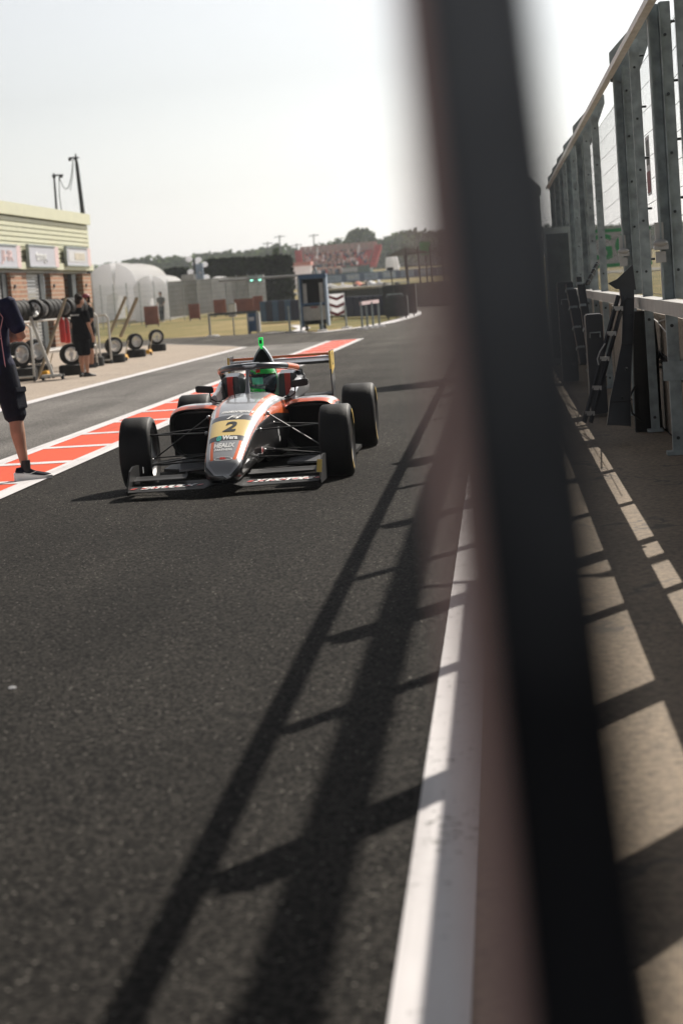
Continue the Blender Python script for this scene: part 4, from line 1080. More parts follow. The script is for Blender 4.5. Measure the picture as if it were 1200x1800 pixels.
# driver sitting in the race car
drv = empty('person', (CX+.03, CY+1.5, .0), 0, 'driver in a bright green helmet sitting in the cockpit of the racing car', 'person')
b = MB(); limb(b, [(0, .30, .18, .16, .11), (0, .22, .36, .18, .12), (0, .12, .50, .19, .11), (0, .06, .58, .09, .08), (0, .04, .66, .06, .06)], n=18)
for s_ in (-1, 1):
    limb(b, [(s_*.19, .10, .50, .06, .06), (s_*.22, -.12, .38, .045, .045), (s_*.12, -.36, .46, .032, .03)]); hand(b, (s_*.12, -.36, .46), (-s_*.3, -1, .3), (0, 0, 1), (0, -1, 0), .9)
    limb(b, [(s_*.09, .25, .16, .085, .08), (s_*.12, -.25, .36, .07, .07), (s_*.09, -.62, .22, .05, .05)])
fuse(b, 'body', 'black_cloth', drv, .012, 3)
HC = Vector((.02, .02, .705))
b = MB(); hr = Matrix.Rotation(math.radians(8), 3, 'Z')
rings = []
for z_, rx, ry, oy in ((-.125, .082, .095, -.005), (-.11, .100, .118, -.01), (-.07, .112, .135, -.018), (-.02, .120, .142, -.008), (.03, .124, .142, 0), (.075, .112, .128, .002), (.108, .082, .095, .004), (.125, .045, .052, .006), (.129, .012, .014, .006)):
    rings.append([HC+hr @ Vector((rx*math.sin(2*PI*k/32), oy-ry*math.cos(2*PI*k/32), z_)) for k in range(32)])
b.loft(rings)
def helmet_mat():
    t = NT('helmet_green'); c = t.coord()
    mp = t.new('ShaderNodeMapping'); mp.inputs['Scale'].default_value = (6, 6, 14); mp.inputs['Rotation'].default_value = (.5, .3, 0); t.link(c, mp.inputs[0])
    n_ = t.noise(mp.outputs[0], 1.0, 2); sx = t.new('ShaderNodeSeparateXYZ'); t.link(c, sx.inputs[0])
    base = t.mix(t.math('GREATER_THAN', n_, .56), (.02, .62, .08), (.01, .08, .07))
    base = t.mix(t.band(n_, .46, .485), base, (.5, .7, .55))
    low = t.math('GREATER_THAN', sx.outputs['X'], .055)
    base = t.mix(t.math('MULTIPLY', low, t.math('LESS_THAN', sx.outputs['Z'], .70)), base, (.012, .02, .03))
    t.link(base, t.b.inputs['Base Color']); t.b.inputs['Roughness'].default_value = .22; t.b.inputs['Coat Weight'].default_value = .8
helmet_mat()
hel = b.build('helmet', 'helmet_green', drv)
def helm_patch(name, m, a0, a1, z0, z1, out):
    b = MB(); nA, nZ = 12, 4; vs = []
    for j in range(nZ+1):
        z_ = z0+(z1-z0)*j/nZ
        tab = [(-.125, .082, .095, -.005), (-.11, .100, .118, -.01), (-.07, .112, .135, -.018), (-.02, .120, .142, -.008), (.03, .124, .142, 0), (.075, .112, .128, .002), (.108, .082, .095, .004)]
        rx, ry, oy = interp(tab, z_)
        for i in range(nA+1):
            a = a0+(a1-a0)*i/nA; vs.append(HC+hr @ Vector(((rx+out)*math.sin(a), oy-(ry+out)*math.cos(a), z_)))
    fs = [(j*(nA+1)+i, j*(nA+1)+i+1, (j+1)*(nA+1)+i+1, (j+1)*(nA+1)+i) for j in range(nZ) for i in range(nA)]
    return b.add(vs, fs, 0, True).build(name, m, hel, fix=False)
mat('visor', (.01, .03, .05), .06, 0, .05, spec=.8, coat=1)
mat('visor_green', (.07, .42, .25), .12, .3, .3, 12)
helm_patch('visor', 'visor', -1.15, 1.15, -.045, .045, .003)
helm_patch('visor_tearoff', 'visor_green', -.75, .0, -.035, .02, .005)
helm_patch('visor_band', 'print_black', -.8, .2, .028, .048, .006)
helm_patch('red_mark', 'red', -.45, -.15, .06, .085, .004)

# ------------------------------------------------------------------ garage building on the left
GX = -17.0
def gy(px, py=500): return XP(px, py, GX).y
def gz(px, py): return XP(px, py, GX).z
Ye = gy(160, 478); Zc = gz(158, 476); Ztop = gz(155, 378)
gar = empty('pit_garage', (GX, Ye, 0), 0, 'long pit garage with brick piers below pale green ribbed cladding', 'building')
def GL(mb): mb.v = [(v[0]-GX, v[1]-Ye, v[2]) for v in mb.v]; return mb
Y0 = 48.0
b = MB(); b.box((GX-5, (Y0+Ye)/2, (Zc+Ztop)/2), (9.6, Ye-Y0-.4, Ztop-Zc)); GL(b).build('roof_block', 'cladding_dark', gar)
b = MB(); n = 9; st_ = (Ztop-Zc-.75)/n
b.box((GX-.02, (Y0+Ye)/2, Ztop-.22), (.36, Ye-Y0, .44)); b.box((GX-.03, (Y0+Ye)/2, Zc+.13), (.34, Ye-Y0, .26))
for k in range(n):
    z0 = Zc+.29+st_*k; b.box((GX-.08, (Y0+Ye)/2, z0+st_*.42), (.24, Ye-Y0-.1, st_*.80)); 
b.box((GX-5, Ye-.12, (Zc+Ztop)/2), (9.8, .16, Ztop-Zc-.05))
GL(b).build('cladding', 'cladding', gar)
b = MB(); b.box((GX-5, (Y0+Ye)/2, Zc-.06), (9.7, Ye-Y0-.2, .10)); GL(b).build('soffit', 'shutter', gar)
for (a, c_) in ((20, 48), (90, 113), (147, 161)):
    ya, yb = gy(a), gy(c_); b = MB().box((GX-.12, (ya+yb)/2, (Zc-.12)/2), (.24, yb-ya, Zc-.12)); GL(b).build('brick_pier', 'brick', gar)
    MB().box((GX+.01-GX, ya+.5-Ye, 2.35), (.1, .16, .12)).build('wall_lamp', 'dark_steel', gar)
ya = gy(20); 
for k in range(4):
    yb = ya-6.2*(k)-4.0; b = MB().box((GX-.12, yb, (Zc-.12)/2), (.24, 2.3, Zc-.12)); GL(b).build('brick_pier', 'brick', gar)
b = MB(); b.box((GX-3.2, (Y0+Ye)/2, Zc/2-.1), (.2, Ye-Y0-.6, Zc-.2)); GL(b).build('rear_wall', 'dark_steel', gar)
b = MB().box((GX-.9, Ye-.2, Zc/2-.05), (1.4, .25, Zc-.1)); GL(b).build('end_wall', 'brick', gar)
for (a, c_, open_) in ((48, 76, 0), (113, 132, 1), (0, 10, 0)):
    ya, yb = gy(a), gy(c_); b = MB()
    nsl = 22; h = (Zc-.15)
    if not open_:
        for k in range(nsl): b.box((GX-.20, (ya+yb)/2, h*(k+.5)/nsl), (.04, yb-ya, h/nsl*.82), mi=0)
        GL(b).build('roller_shutter', 'shutter', gar)
    b = MB().box((GX-.22, yb+.5, h/2), (.18, .8, h)); GL(b).build('door_post', 'dark_steel', gar)
# banners on the cladding
for (a, c_, t0_, t1_, lab, kind_) in ((-30, 27, 432, 470, 'grey banner with pink end on the cladding, cut by the left photo edge', 0),
                                (40, 94, 434, 469, 'grey banner with white lettering and pink end in the middle of the cladding', 1),
                                (107, 151, 437, 467, 'grey framed banner with pale panel nearest the corner of the garage', 2)):
    ya, yb = gy(a, 450), gy(c_, 450); z0, z1 = gz((a+c_)/2, t1_), gz((a+c_)/2, t0_)
    e_ = empty('banner', (GX+.06+.12, ya, z0), 0, lab, 'banner', 'banners fixed to the green cladding')
    L, hh = yb-ya, z1-z0
    MB().box((0, L*.43, hh/2), (.08, L*.86, hh)).build('panel', 'sign_board', e_)
    MB().box((0, L*.93, hh/2), (.08, L*.13, hh*1.06)).build('end_panel', 'sign_pink', e_)
    f_ = MB()
    for (yy, zz, dy, dz) in ((L*.43, hh+.02, L*.86, .05), (L*.43, -.02, L*.86, .05), (0, hh/2, .06, hh)): f_.box((.02, yy, zz), (.12, dy, dz))
    f_.build('frame', 'galv', e_)
    if kind_ == 2:
        MB().box((.045, L*.43, hh*.5), (.012, L*.66, hh*.62)).build('pale_panel', 'sign_white', e_); MB().box((.055, L*.52, hh*.5), (.012, L*.40, hh*.4)).build('cream_panel', 'cream', e_)
    if kind_ == 1: text('lettering', 'tmg', .5, 'print_white', e_, frame((.05, L*.40, hh*.5), (0, 1, 0), (0, 0, 1)), .01, 2.4, 0, .01)
    if kind_ == 0: text('lettering', 'JHR', .5, 'sign_pink', e_, frame((.05, L*.55, hh*.5), (0, 1, 0), (0, 0, 1)), .01, 2.2, 0, .01)
# masts behind the garage roof
for (bx, by, tx, ty, lab, two) in ((100, 372, 95, 304, 'short thin mast with crossbar behind the garage roof', 0), (146, 376, 133, 270, 'taller dark mast with crossbar behind the garage roof', 1)):
    p0, p1 = V(bx, by, 105), V(tx, ty, 105); e_ = empty('mast', (p0.x, 105, zt(105)), 0, lab, 'mast'); o0 = Vector(e_.location)
    base = Vector((p0.x+(p0.x-p1.x)*.6, 105, zt(105)))
    MB().tube([base-o0, p0-o0, p0.lerp(p1, .8)-o0, p1-o0], [.14, .11 if two else .06, .09 if two else .05, .03], 8).build('pole', 'dark_steel', e_)
    c0 = p0.lerp(p1, .93)-o0
    MB().bar(c0+Vector((-.35 if two else -.1, 0, .02)), c0+Vector((.15 if two else .45, 0, 0)), .07, .07).build('crossbar', 'dark_steel', e_)
    for dx in (-.3, -.02) if two else (0, .35): MB().ball(c0+Vector((dx, 0, -.05)), .09).build('insulator', 'black', e_)
cb = MB(); q0, q1, qm = V(104, 310, 105), V(129, 277, 105), None
pts = []
for k in range(17):
    t = k/16; p = q0.lerp(q1, t); p.z -= 1.35*4*t*(1-t)*.75; pts.append(p)
cb.tube(pts, .02, 6); cb.tube([V(104, 310, 105), V(105, 345, 105), V(109, 374, 105)], .02, 6); cb.tube([V(129, 277, 105), V(128, 310, 105), V(124, 335, 105)], .015, 6)
tag(cb.build('overhead_cable', 'galv_dark'), 'thin cable sagging between the two masts above the garage', 'cable')

# ------------------------------------------------------------------ tyres and racks in the pit lane
def wheel_proto():
    R_, W_ = .265, .22; e_ = empty('slick_wheel', (0, 0, -50)); w2 = W_/2; rr = .175
    prof = [(-w2*.72, rr), (-w2*.99, rr+.05), (-w2, R_-.045), (-w2*.85, R_-.006), (-w2*.3, R_), (w2*.3, R_), (w2*.85, R_-.006), (w2, R_-.045), (w2*.99, rr+.05), (w2*.72, rr)]
    MB().lathe(prof, 36).build('tyre', 'rubber_used', e_)
    rm = MB().lathe([(-w2*.86, rr+.006), (-w2*.6, rr-.014), (w2*.6, rr-.014), (w2*.86, rr+.006), (w2*.9, rr-.012), (w2*.55, rr-.03)], 36)
    rm.lathe([(w2*.42, .05), (w2*.55, .05), (w2*.55, 0)], 16)
    for k in range(14):
        a = 2*PI*k/14; u = Vector((0, math.cos(a), math.sin(a))); rm.bar(Vector((w2*.45, 0, 0))+u*.045, Vector((w2*.6, 0, 0))+u*(rr-.01), .014, .02, up=(1, 0, 0))
    rm.build('rim', 'alloy_bright', e_); return e_
WP = wheel_proto(); used = [False]
def put_wheel(x, y, z, rz=0., flat=False, lab='', scale=1., group='racing wheels in the pit lane'):
    o = WP if not used[0] else copy_tree(WP); used[0] = True
    o.location = (x, y, z); o.rotation_euler = (0, math.radians(90) if flat else 0, rz); o.scale = (scale,)*3
    o['label'] = lab; o['category'] = 'wheel'; o['group'] = group; return o
# stacks: one lying tyre with one standing wheel leaning on it
names = ['just right of the man in black', 'second from the far end', 'at the far end of the row']
specs = [(128, 655, 45.5, .5, 1.05, 'left of the black clad man'), (203, 640, 53, .7, 1.0, names[0]), (240, 631, 57, .75, 1.0, names[1]), (277, 622, 62.5, .5, 1.0, names[2])]
for (px, py, Y, rz, sc, where) in specs:
    q = foot(px, Y)
    put_wheel(q.x, q.y, .11*sc, .4, True, 'black tyre lying flat %s' % where, sc*1.0, 'tyres lying flat along the apron')
    put_wheel(q.x, q.y-.02, .215*sc+.212*sc, -PI/2+rz, False, 'silver rimmed wheel on a lying tyre %s' % where, sc*.82, 'wheels standing on lying tyres')
for (px, Y, lab) in ((38, 43.6, 'big black wheel standing under the rack behind the navy polo man'), (66, 45.5, 'black wheel standing under the rack beside the diagonal tube')):
    q = foot(px, Y); put_wheel(q.x, q.y, .56, -.62, False, lab, 1.0, 'wheels standing on lying tyres'); put_wheel(q.x, q.y, .14, 0, True, 'flat tyre below the '+lab[:lab.find(' standing')]+(' at the left end of the rack' if px < 50 else ' behind the diagonal tube'), 1.3, 'tyres lying flat along the apron')
q = foot(163, 51); put_wheel(q.x, q.y, .12, 0, True, 'black tyre lying flat behind the legs of the man in black', 1.1, 'tyres lying flat along the apron')
q = foot(185, 54.5); put_wheel(q.x, q.y, .12, 0, True, 'black tyre lying flat just left of the nearest standing wheel', 1.1, 'tyres lying flat along the apron')
# racks of white tubes
def rack(px0, Ya, px1, Yb, ztop, lab, wheels, glab):
    a, b_ = foot(px0, Ya), foot(px1, Yb); e_ = empty('tyre_rack', a, 0, lab, 'rack'); d = b_-a; d.z = 0; L = d.length; u = d.normalized(); v = Vector((-u.y, u.x, 0))*.62
    fr_ = MB()
    for z_ in (ztop, .52):
        for o_ in (Vector((0, 0, 0)), v): fr_.tube([o_+Vector((0, 0, z_)), o_+d+Vector((0, 0, z_))], .024, 8)
        for t in (0, .5, 1): fr_.tube([d*t+Vector((0, 0, z_)), d*t+v+Vector((0, 0, z_))], .02, 8)
    fr_.build('shelf_tubes', 'tube_white', e_)
    for t in (0, 1):
        for o_ in (Vector((0, 0, 0)), v):
            MB().tube([d*t+o_+Vector((0, 0, .06)), d*t+o_+Vector((0, 0, ztop+.02))], .024, 8).build('leg', 'tube_white', e_)
            MB().lathe([(-.02, .02), (-.02, .055), (.02, .055), (.02, .02)], 14, 'x', d*t+o_+Vector((0, 0, .055)), closed=True).build('castor', 'black', e_)
    for t in (0.0, .98):
        MB().tube([d*t+Vector((0, 0, ztop)), d*t+Vector((.03, 0, ztop+.3)), d*t+v*.5+Vector((.03, 0, ztop+.44)), d*t+v+Vector((0, 0, ztop+.3)), d*t+v+Vector((0, 0, ztop))], .018, 8).build('end_hoop', 'tube_worn', e_)
    for k, (px_, Y_, n_) in enumerate(wheels):
        for j in range(n_):
            p = V(px_, 540, Y_+.2*j); p.x += .09*j
            put_wheel(p.x, p.y, ztop+.02+.265*.82, math.radians(-104), False, '%s, %s' % (glab, (['first', 'second', 'third'][k]+' spoked rim from the left') if j == 0 else ['', 'first', 'second', 'third'][j]+' tyre behind its '+['first', 'second', 'third'][k]+' rim'), .82, 'wheels on top of the racks')
rack(-12, 41.5, 62, 45.0, 1.20, 'white tube tyre rack behind the man in the navy polo', [(20, 43.0, 4), (62, 43.6, 1)], 'slick on the left rack')
rack(72, 46.5, 172, 50.5, 1.20, 'white tube tyre rack behind the man in black', [(77, 46.4, 4), (116, 47.2, 4)], 'slick on the right rack')
# leaning tubes, stands
def pole(a, Ya, b_, Yb, r_, m, lab, nm='leaning_tube'):
    p0, p1 = V(*a, Ya), V(*b_, Yb); p0.z = max(p0.z, .03); o = MB().tube([Vector((0, 0, 0)), p1-p0], r_, 10).build(nm, m, None, loc=p0); tag(o, lab, 'tube')
pole((95, 664), 43.2, (42, 527), 43.6, .035, 'tube_white', 'thick pale tube leaning diagonally to the left across the rack')
pole((68, 664), 43.8, (116, 524), 44.6, .032, 'tube_worn', 'tan tube leaning diagonally to the right across the rack')
pole((212, 592), 60, (241, 524), 60.5, .05, 'tube_worn', 'tan tube slanting to the right near the end of the rack')
pole((192, 590), 60, (221, 522), 60.5, .045, 'tube_worn', 'tan tube slanting to the right, the left one of the slanted pair')
b = empty('floor_foot', foot(94, 43.3), 0, 'white trolley foot on black castors at the base of the diagonal tube', 'trolley foot'); MB().box((0, 0, .09), (.42, .3, .05), bevel if False else None).build('plate', 'tube_white', b, bevel=.01)
for s_ in (-1, 1): MB().lathe([(-.025, .01), (-.025, .06), (.025, .06), (.025, .01)], 14, 'x', (s_*.2, 0, .06), closed=True).build('castor', 'black', b)
for (px, Y, lab) in ((83, 44.5, 'yellow jack head beside the diagonal tube'), (262, 58.5, 'yellow jack between the two farthest wheels'), (219, 54.5, 'yellow jack beside the nearest standing wheel')):
    q = foot(px, Y); e_ = empty('trolley_jack', q, 0, lab, 'jack', 'yellow jacks between the wheels')
    MB().box((0, 0, .10), (.16, .5, .12), taper=(.7, .8)).build('body', 'yellow', e_, bevel=.01); MB().tube([(0, .2, .14), (.05, .55, .5)], .015, 8).build('handle', 'tube_worn', e_)
    for s_ in (-1, 1): MB().lathe([(-.02, .01), (-.02, .05), (.02, .05), (.02, .01)], 14, 'x', (s_*.1, -.2, .05), closed=True).build('castor', 'black', e_)
for (px, py, Y, lab) in ((110, 578, 47, 'red fire extinguisher on the left of the pair hanging below the rack'), (118, 579, 47.3, 'red fire extinguisher on the right of the pair hanging below the rack')):
    p = V(px, py, Y); e_ = empty('fire_extinguisher', p-Vector((0, 0, .3)), 0, lab, 'extinguisher'); MB().lathe([(.0, .0), (.0, .06), (.03, .068), (.45, .068), (.53, .03), (.56, .02)], 20, 'z').build('cylinder', 'red', e_)
    MB().box((0, 0, .59), (.04, .1, .05)).build('valve', 'black', e_); MB().tube([(.0, .03, .58), (.08, .03, .5), (.085, .03, .2)], .01, 8).build('hose', 'black', e_)
# tall tube stands between the wheels
for (px, Y, zt_, lab) in ((178, 52, 1.25, 'bent white tube stand just right of the man in black'), (197, 52.5, 1.2, 'white upright tube stand in front of the nearest standing wheel'), (62, 43.0, 1.15, 'white tube hoop on castors left of the diagonal tube')):
    q = foot(px, Y); e_ = empty('tube_stand', q, 0, lab, 'stand'); MB().tube([(0, 0, .08), (0, 0, zt_-.08), (-.06, 0, zt_), (-.5, .1, zt_), (-.56, .1, zt_-.08), (-.56, .1, .08)], .025, 10).build('hoop', 'tube_white', e_)
    MB().tube([(0, 0, .1), (-.56, .1, .1)], .02, 8).build('cross_tube', 'tube_white', e_)
    for x_ in (0, -.56): MB().lathe([(-.02, .01), (-.02, .055), (.02, .055), (.02, .01)], 14, 'x', (x_, 0 if x_ == 0 else .1, .055), closed=True).build('castor', 'black', e_)

# ------------------------------------------------------------------ far paddock
# tents
def tent(px0, px1, ytop, Y, dep, lab, eave=.62, red=False):
    a, b_ = foot(px0, Y), foot(px1, Y); top = V((px0+px1)/2, ytop, Y).z-a.z; Wd = b_.x-a.x
    e_ = empty('tent', ((a.x+b_.x)/2, Y, a.z), 0, lab, 'tent'); N = 14; 
    prof = [(-Wd/2, 0)]+[(-Wd/2*math.cos(PI*k/N), top*eave+(top*(1-eave))*math.sin(PI*k/N)) for k in range(N+1)]+[(Wd/2, 0)]
    b = MB(); rings = []
    for y_, s_ in ((0, 1), (dep*.25, 1.015), (dep*.5, 1), (dep*.75, 1.015), (dep, 1)): rings.append([(x*s_, y_, z*s_) for x, z in prof])
    for i in range(4):
        n_ = len(prof); b.add(rings[i]+rings[i+1], [(k, k+1, n_+k+1, n_+k) for k in range(n_-1)], 0, False)
    b.build('cover', 'tent', e_)
    # end wall with an opening
    f_ = MB(); f_.add([(x, .03, z) for x, z in prof if x <= .05*Wd]+[(.05*Wd, .03, top*.5), (-.12*Wd, .03, top*.45), (-.16*Wd, .03, 0)], [tuple(range(len([1 for x, z in prof if x <= .05*Wd])+3))]); f_.add([(x, .03, z) for x, z in prof if x >= .05*Wd]+[(.30*Wd, .03, 0), (.22*Wd, .03, top*.4), (.05*Wd, .03, top*.5)], [tuple(range(len([1 for x, z in prof if x >= .05*Wd])+3))])
    f_.build('end_wall', 'tent_red' if red else 'tent', e_)
    MB().add([(-.16*Wd, dep*.6, 0), (.30*Wd, dep*.6, 0), (.30*Wd, dep*.6, top*.6), (-.16*Wd, dep*.6, top*.6)], [(0, 1, 2, 3)]).build('inner_wall', 'tent', e_)
    return e_
tent(158, 246, 462, 140, 14, 'large white arched marquee behind the garage corner', .6)
tent(240, 297, 484, 134, 8, 'smaller white tent with rounded top beside the large marquee', .7)
tent(372, 396, 486, 150, 5, 'tiny white tent far behind the scrim fence', .7)
# scrim fence
pf = [(160, 118), (205, 121), (250, 124), (300, 127), (350, 130), (400, 134), (440, 137), (470, 140)]
fe = empty('scrim_fence', foot(160, 118), 0, 'long grey scrim covered mesh fence running across behind the grass', 'fence'); o0 = Vector(fe.location)
P = [foot(x, Y) for x, Y in pf]; Hf = 2.35
for i in range(len(P)-1):
    a, b_ = P[i]-o0, P[i+1]-o0
    if i >= 3:
        MB().add([a+Vector((0, 0, .25)), b_+Vector((0, 0, .25)), b_+Vector((0, 0, Hf)), a+Vector((0, 0, Hf)), a+Vector((0, .02, .25)), b_+Vector((0, .02, .25)), b_+Vector((0, .02, Hf)), a+Vector((0, .02, Hf))], [(0, 1, 2, 3), (7, 6, 5, 4), (0, 4, 5, 1), (3, 2, 6, 7)]).build('scrim', 'scrim_net', fe)
    m_ = MB(); z_ = .2
    while z_ < Hf: m_.bar(a+Vector((0, -.02, z_)), b_+Vector((0, -.02, z_)), .012); z_ += .28
    n_ = 14
    for k in range(n_): p = a.lerp(b_, k/n_); m_.bar(p+Vector((0, -.02, .1)), p+Vector((0, -.02, Hf)), .012)
    m_.build('mesh_panel', 'galv', fe)
    for t in (0, .5): p = a.lerp(b_, t); MB().tube([p, p+Vector((0, 0, Hf+.1))], .028, 8).build('post', 'galv', fe)
# white hose / pipe lying along the foot of the fence
pts = []
for k, (px, py) in enumerate(((262, 562), (272, 556), (290, 553), (310, 549), (330, 554), (345, 547), (365, 546), (380, 545), (392, 549), (402, 541), (430, 539), (450, 535), (470, 532))):
    p = G(px, py); p.z += .12; pts.append(p)
tag(MB().tube(pts, .13, 8).build('white_pipe', 'tent'), 'wavy white plastic pipe lying on the grass along the scrim fence', 'pipe')
for (px, Y, w_, h_, lab) in ((268, 117, 1.25, 1.0, 'rust red board leaning on the mesh fence, nearest the tents'), (343, 126, 1.05, .85, 'rust red board behind the scrim fence, second from the left'), (388, 131, 1.2, .95, 'rust red board behind the scrim fence, third from the left'), (430, 134, 1.9, .85, 'wide rust red board at the right part of the scrim fence'), (455, 135.5, 1.0, .95, 'narrow rust red board nearest the right end of the scrim fence')):
    q = foot(px, Y); e_ = empty('fence_board', q, 0, lab, 'board', 'rust red boards along the scrim fence'); MB().box((0, 0, h_/2+.1), (w_*.62, .08, h_)).build('panel', 'rust_board', e_)
    for s_ in (-.27, .27): MB().box((s_*w_, .08, h_/2), (.07, .07, h_+.2)).build('post', 'timber', e_)
q = foot(409, 128); e_ = empty('white_box', q, 0, 'small white cabinet standing in front of the scrim fence', 'cabinet'); MB().box((0, 0, .4), (.45, .4, .8)).build('body', 'panel_grey', e_, bevel=.03); MB().box((0, -.21, .42), (.36, .02, .6)).build('door', 'sign_white', e_)
# light towers
for (px, py, Y, lab) in ((341, 455, 150, 'lighting mast with white lamp heads above the scrim fence'), (352, 463, 152, 'second lighting mast just right of the tall one')):
    q = foot(px+4, Y); t_ = V(px, py, Y); e_ = empty('light_mast', q, 0, lab, 'light mast'); h = t_.z-q.z; dx = t_.x-q.x
    MB().tube([(0, 0, 0), (dx, 0, h)], [.12, .08], 8).build('pole', 'dark_steel', e_)
    for k, (ax, az) in enumerate(((-.35, 0), (.3, -.1), (-.3, -.9), (.35, -1.0))): MB().ball((dx+ax, 0, h+az), (.24, .18, .2)).build('lamp_head', 'tent', e_)
    MB().box((dx*.2, 0, 1.0), (1.3, 1.0, 1.2)).build('generator', 'panel_grey', e_)
for (px, py, w_, h_, Y, m, lab) in ((357, 463, .5, 1.2, 150, 'booth_light', 'pale blue screen panel beside the lighting mast'), (336, 482, .9, .8, 148, 'panel_grey', 'grey container top behind the fence left of the lighting mast')):
    q = foot(px, Y); t_ = V(px, py, Y).z-q.z; e_ = empty('screen_panel', q, 0, lab, 'panel'); MB().box((0, 0, t_-h_/2), (w_, .3, h_)).build('panel', m, e_, bevel=.03); MB().box((0, 0, (t_-h_)/2), (.3, .2, t_-h_)).build('stand', 'dark_steel', e_)
# hedges
def leaf_cloud(b, fn, n, size):
    for _ in range(n):
        p = fn(); u = Vector((rnd.gauss(0, 1), rnd.gauss(0, 1), rnd.gauss(0, 1))).normalized(); v = u.orthogonal().normalized(); w_ = u.cross(v); s = size*rnd.uniform(.6, 1.4)
        b.add([p+v*s, p+w_*s*.7, p-v*s, p-w_*s*.7], [(0, 1, 2, 3)])
def hedge(px0, px1, ytop, Y, dep, lab):
    a, b_ = foot(px0, Y), foot(px1, Y); top = V((px0+px1)/2, ytop, Y).z-a.z; Wd = b_.x-a.x; e_ = empty('hedge', ((a.x+b_.x)/2, Y, a.z), 0, lab, 'hedge')
    b = MB(); b.box((0, dep/2, top*.49), (Wd*.96, dep*.96, top*.97))
    def f():
        s = rnd.random()
        if s < .5: return Vector((rnd.uniform(-Wd/2, Wd/2), rnd.uniform(-.12, .1), rnd.uniform(0, top)))
        if s < .75: return Vector((rnd.uniform(-Wd/2, Wd/2), rnd.uniform(0, dep), top+rnd.uniform(-.15, .16)+.1*math.sin(7*rnd.random())))
        return Vector((rnd.choice((-1, 1))*Wd/2+rnd.uniform(-.12, .12), rnd.uniform(0, dep), rnd.uniform(0, top)))
    leaf_cloud(b, f, 3800, .17); b.build('foliage', 'leaves_hedge', e_, fix=False)
    MB().box((0, dep/2, .3), (Wd*.5, .3, .6)).build('stems', 'timber', e_)
hedge(364, 431, 460, 158, 3, 'dark clipped hedge block behind the scrim fence, the left of the two tall ones')
hedge(435, 511, 457, 146, 3, 'tallest dark clipped hedge block beside the end of the scrim fence')
hedge(292, 331, 477, 165, 3, 'small dark clipped hedge behind the tents')
# far-off wood as one mass, with two single trees in front
def crown(b, c, r, n, size):
    subs = [(c+Vector((rnd.uniform(-.65, .65)*r.x, rnd.uniform(-.5, .5)*r.y, rnd.uniform(-.7, .6)*r.z)), rnd.uniform(.3, .55)) for _ in range(11)]
    def f():
        q, s = rnd.choice(subs); u = Vector((rnd.gauss(0, 1), rnd.gauss(0, 1), rnd.gauss(0, 1))).normalized()*rnd.uniform(.75, 1.02)
        return q+Vector((u.x*r.x*s, u.y*r.y*s, u.z*r.z*s*1.1))
    leaf_cloud(b, f, n, size)
wood = MB(); px = 120
prof = [(120, 478), (170, 470), (200, 462), (250, 456), (280, 450), (330, 448), (370, 444), (420, 446), (455, 436), (480, 432), (500, 434), (540, 442), (575, 434), (600, 424), (625, 420), (668, 426), (700, 412), (740, 404), (800, 402), (870, 400), (960, 398), (1200, 392), (1400, 380)]
while px < 1400:
    Y = rnd.uniform(540, 640); yt = interp(prof, px)[0]+rnd.uniform(-2, 6); q = foot(px, Y); top = V(px, yt, Y).z
    hgt = top-q.z; rx = rnd.uniform(5, 9)
    crown(wood, Vector((q.x, Y, q.z+hgt*.56)), Vector((rx, rx, hgt*.44)), 520, .75)
    wood.tube([(q.x, Y, q.z), (q.x, Y, q.z+hgt*.5)], [.5, .25], 6); px += rnd.uniform(6, 10)
o = wood.build('wood', 'leaves_wood', fix=False); tag(o, 'long hazy belt of green trees along the horizon', 'wood', kind='stuff')
def tree(px, ytop, Y, rx, lab, n=2600, conic=False):
    q = foot(px, Y); top = V(px, ytop, Y).z-q.z; e_ = empty('tree', q, 0, lab, 'tree')
    b = MB()
    if conic:
        def f():
            t = rnd.random()**1.4; a = rnd.uniform(0, 2*PI); r_ = rx*(1-t)*rnd.uniform(.6, 1.05); return Vector((r_*math.cos(a), r_*math.sin(a), top*(.12+.88*t)))
        leaf_cloud(b, f, n, .35)
    else: crown(b, Vector((0, 0, top*.6)), Vector((rx, rx, top*.42)), n, .6)
    b.build('crown', 'leaves_wood', e_, fix=False)
    MB().tube([(0, 0, 0), (.1, 0, top*.4), (0, .1, top*.7)], [rx*.09, rx*.06, rx*.03], 8).build('trunk', 'timber', e_)
tree(645, 403, 500, 4.6, 'round dark tree rising highest above the grandstand', 3600)
tree(690, 412, 520, 6.5, 'broad green tree right of the round one beyond the grandstand', 3600)
tree(491, 440, 200, .6, 'small pointed dark conifer above the tall hedge', 700, True)
# distant power poles
for (px, yt, Y, lab) in ((551, 411, 450, 'distant power pole above the left end of the grandstand'), (491, 413, 450, 'distant power pole above the tall hedge'), (470, 425, 450, 'short distant power pole left of the tall hedge top'), (521, 428, 450, 'short distant power pole just left of the grandstand')):
    q = foot(px+3, Y); t_ = V(px, yt, Y); e_ = empty('power_pole', q, 0, lab, 'pole', 'power poles along the horizon'); h = t_.z-q.z
    MB().tube([(0, 0, 0), (t_.x-q.x, 0, h)], [.16, .12], 6).build('shaft', 'galv_dark', e_); MB().bar((t_.x-q.x-1.1, 0, h-.4), (t_.x-q.x+1.1, 0, h-.3), .16).build('crossarm', 'galv_dark', e_)

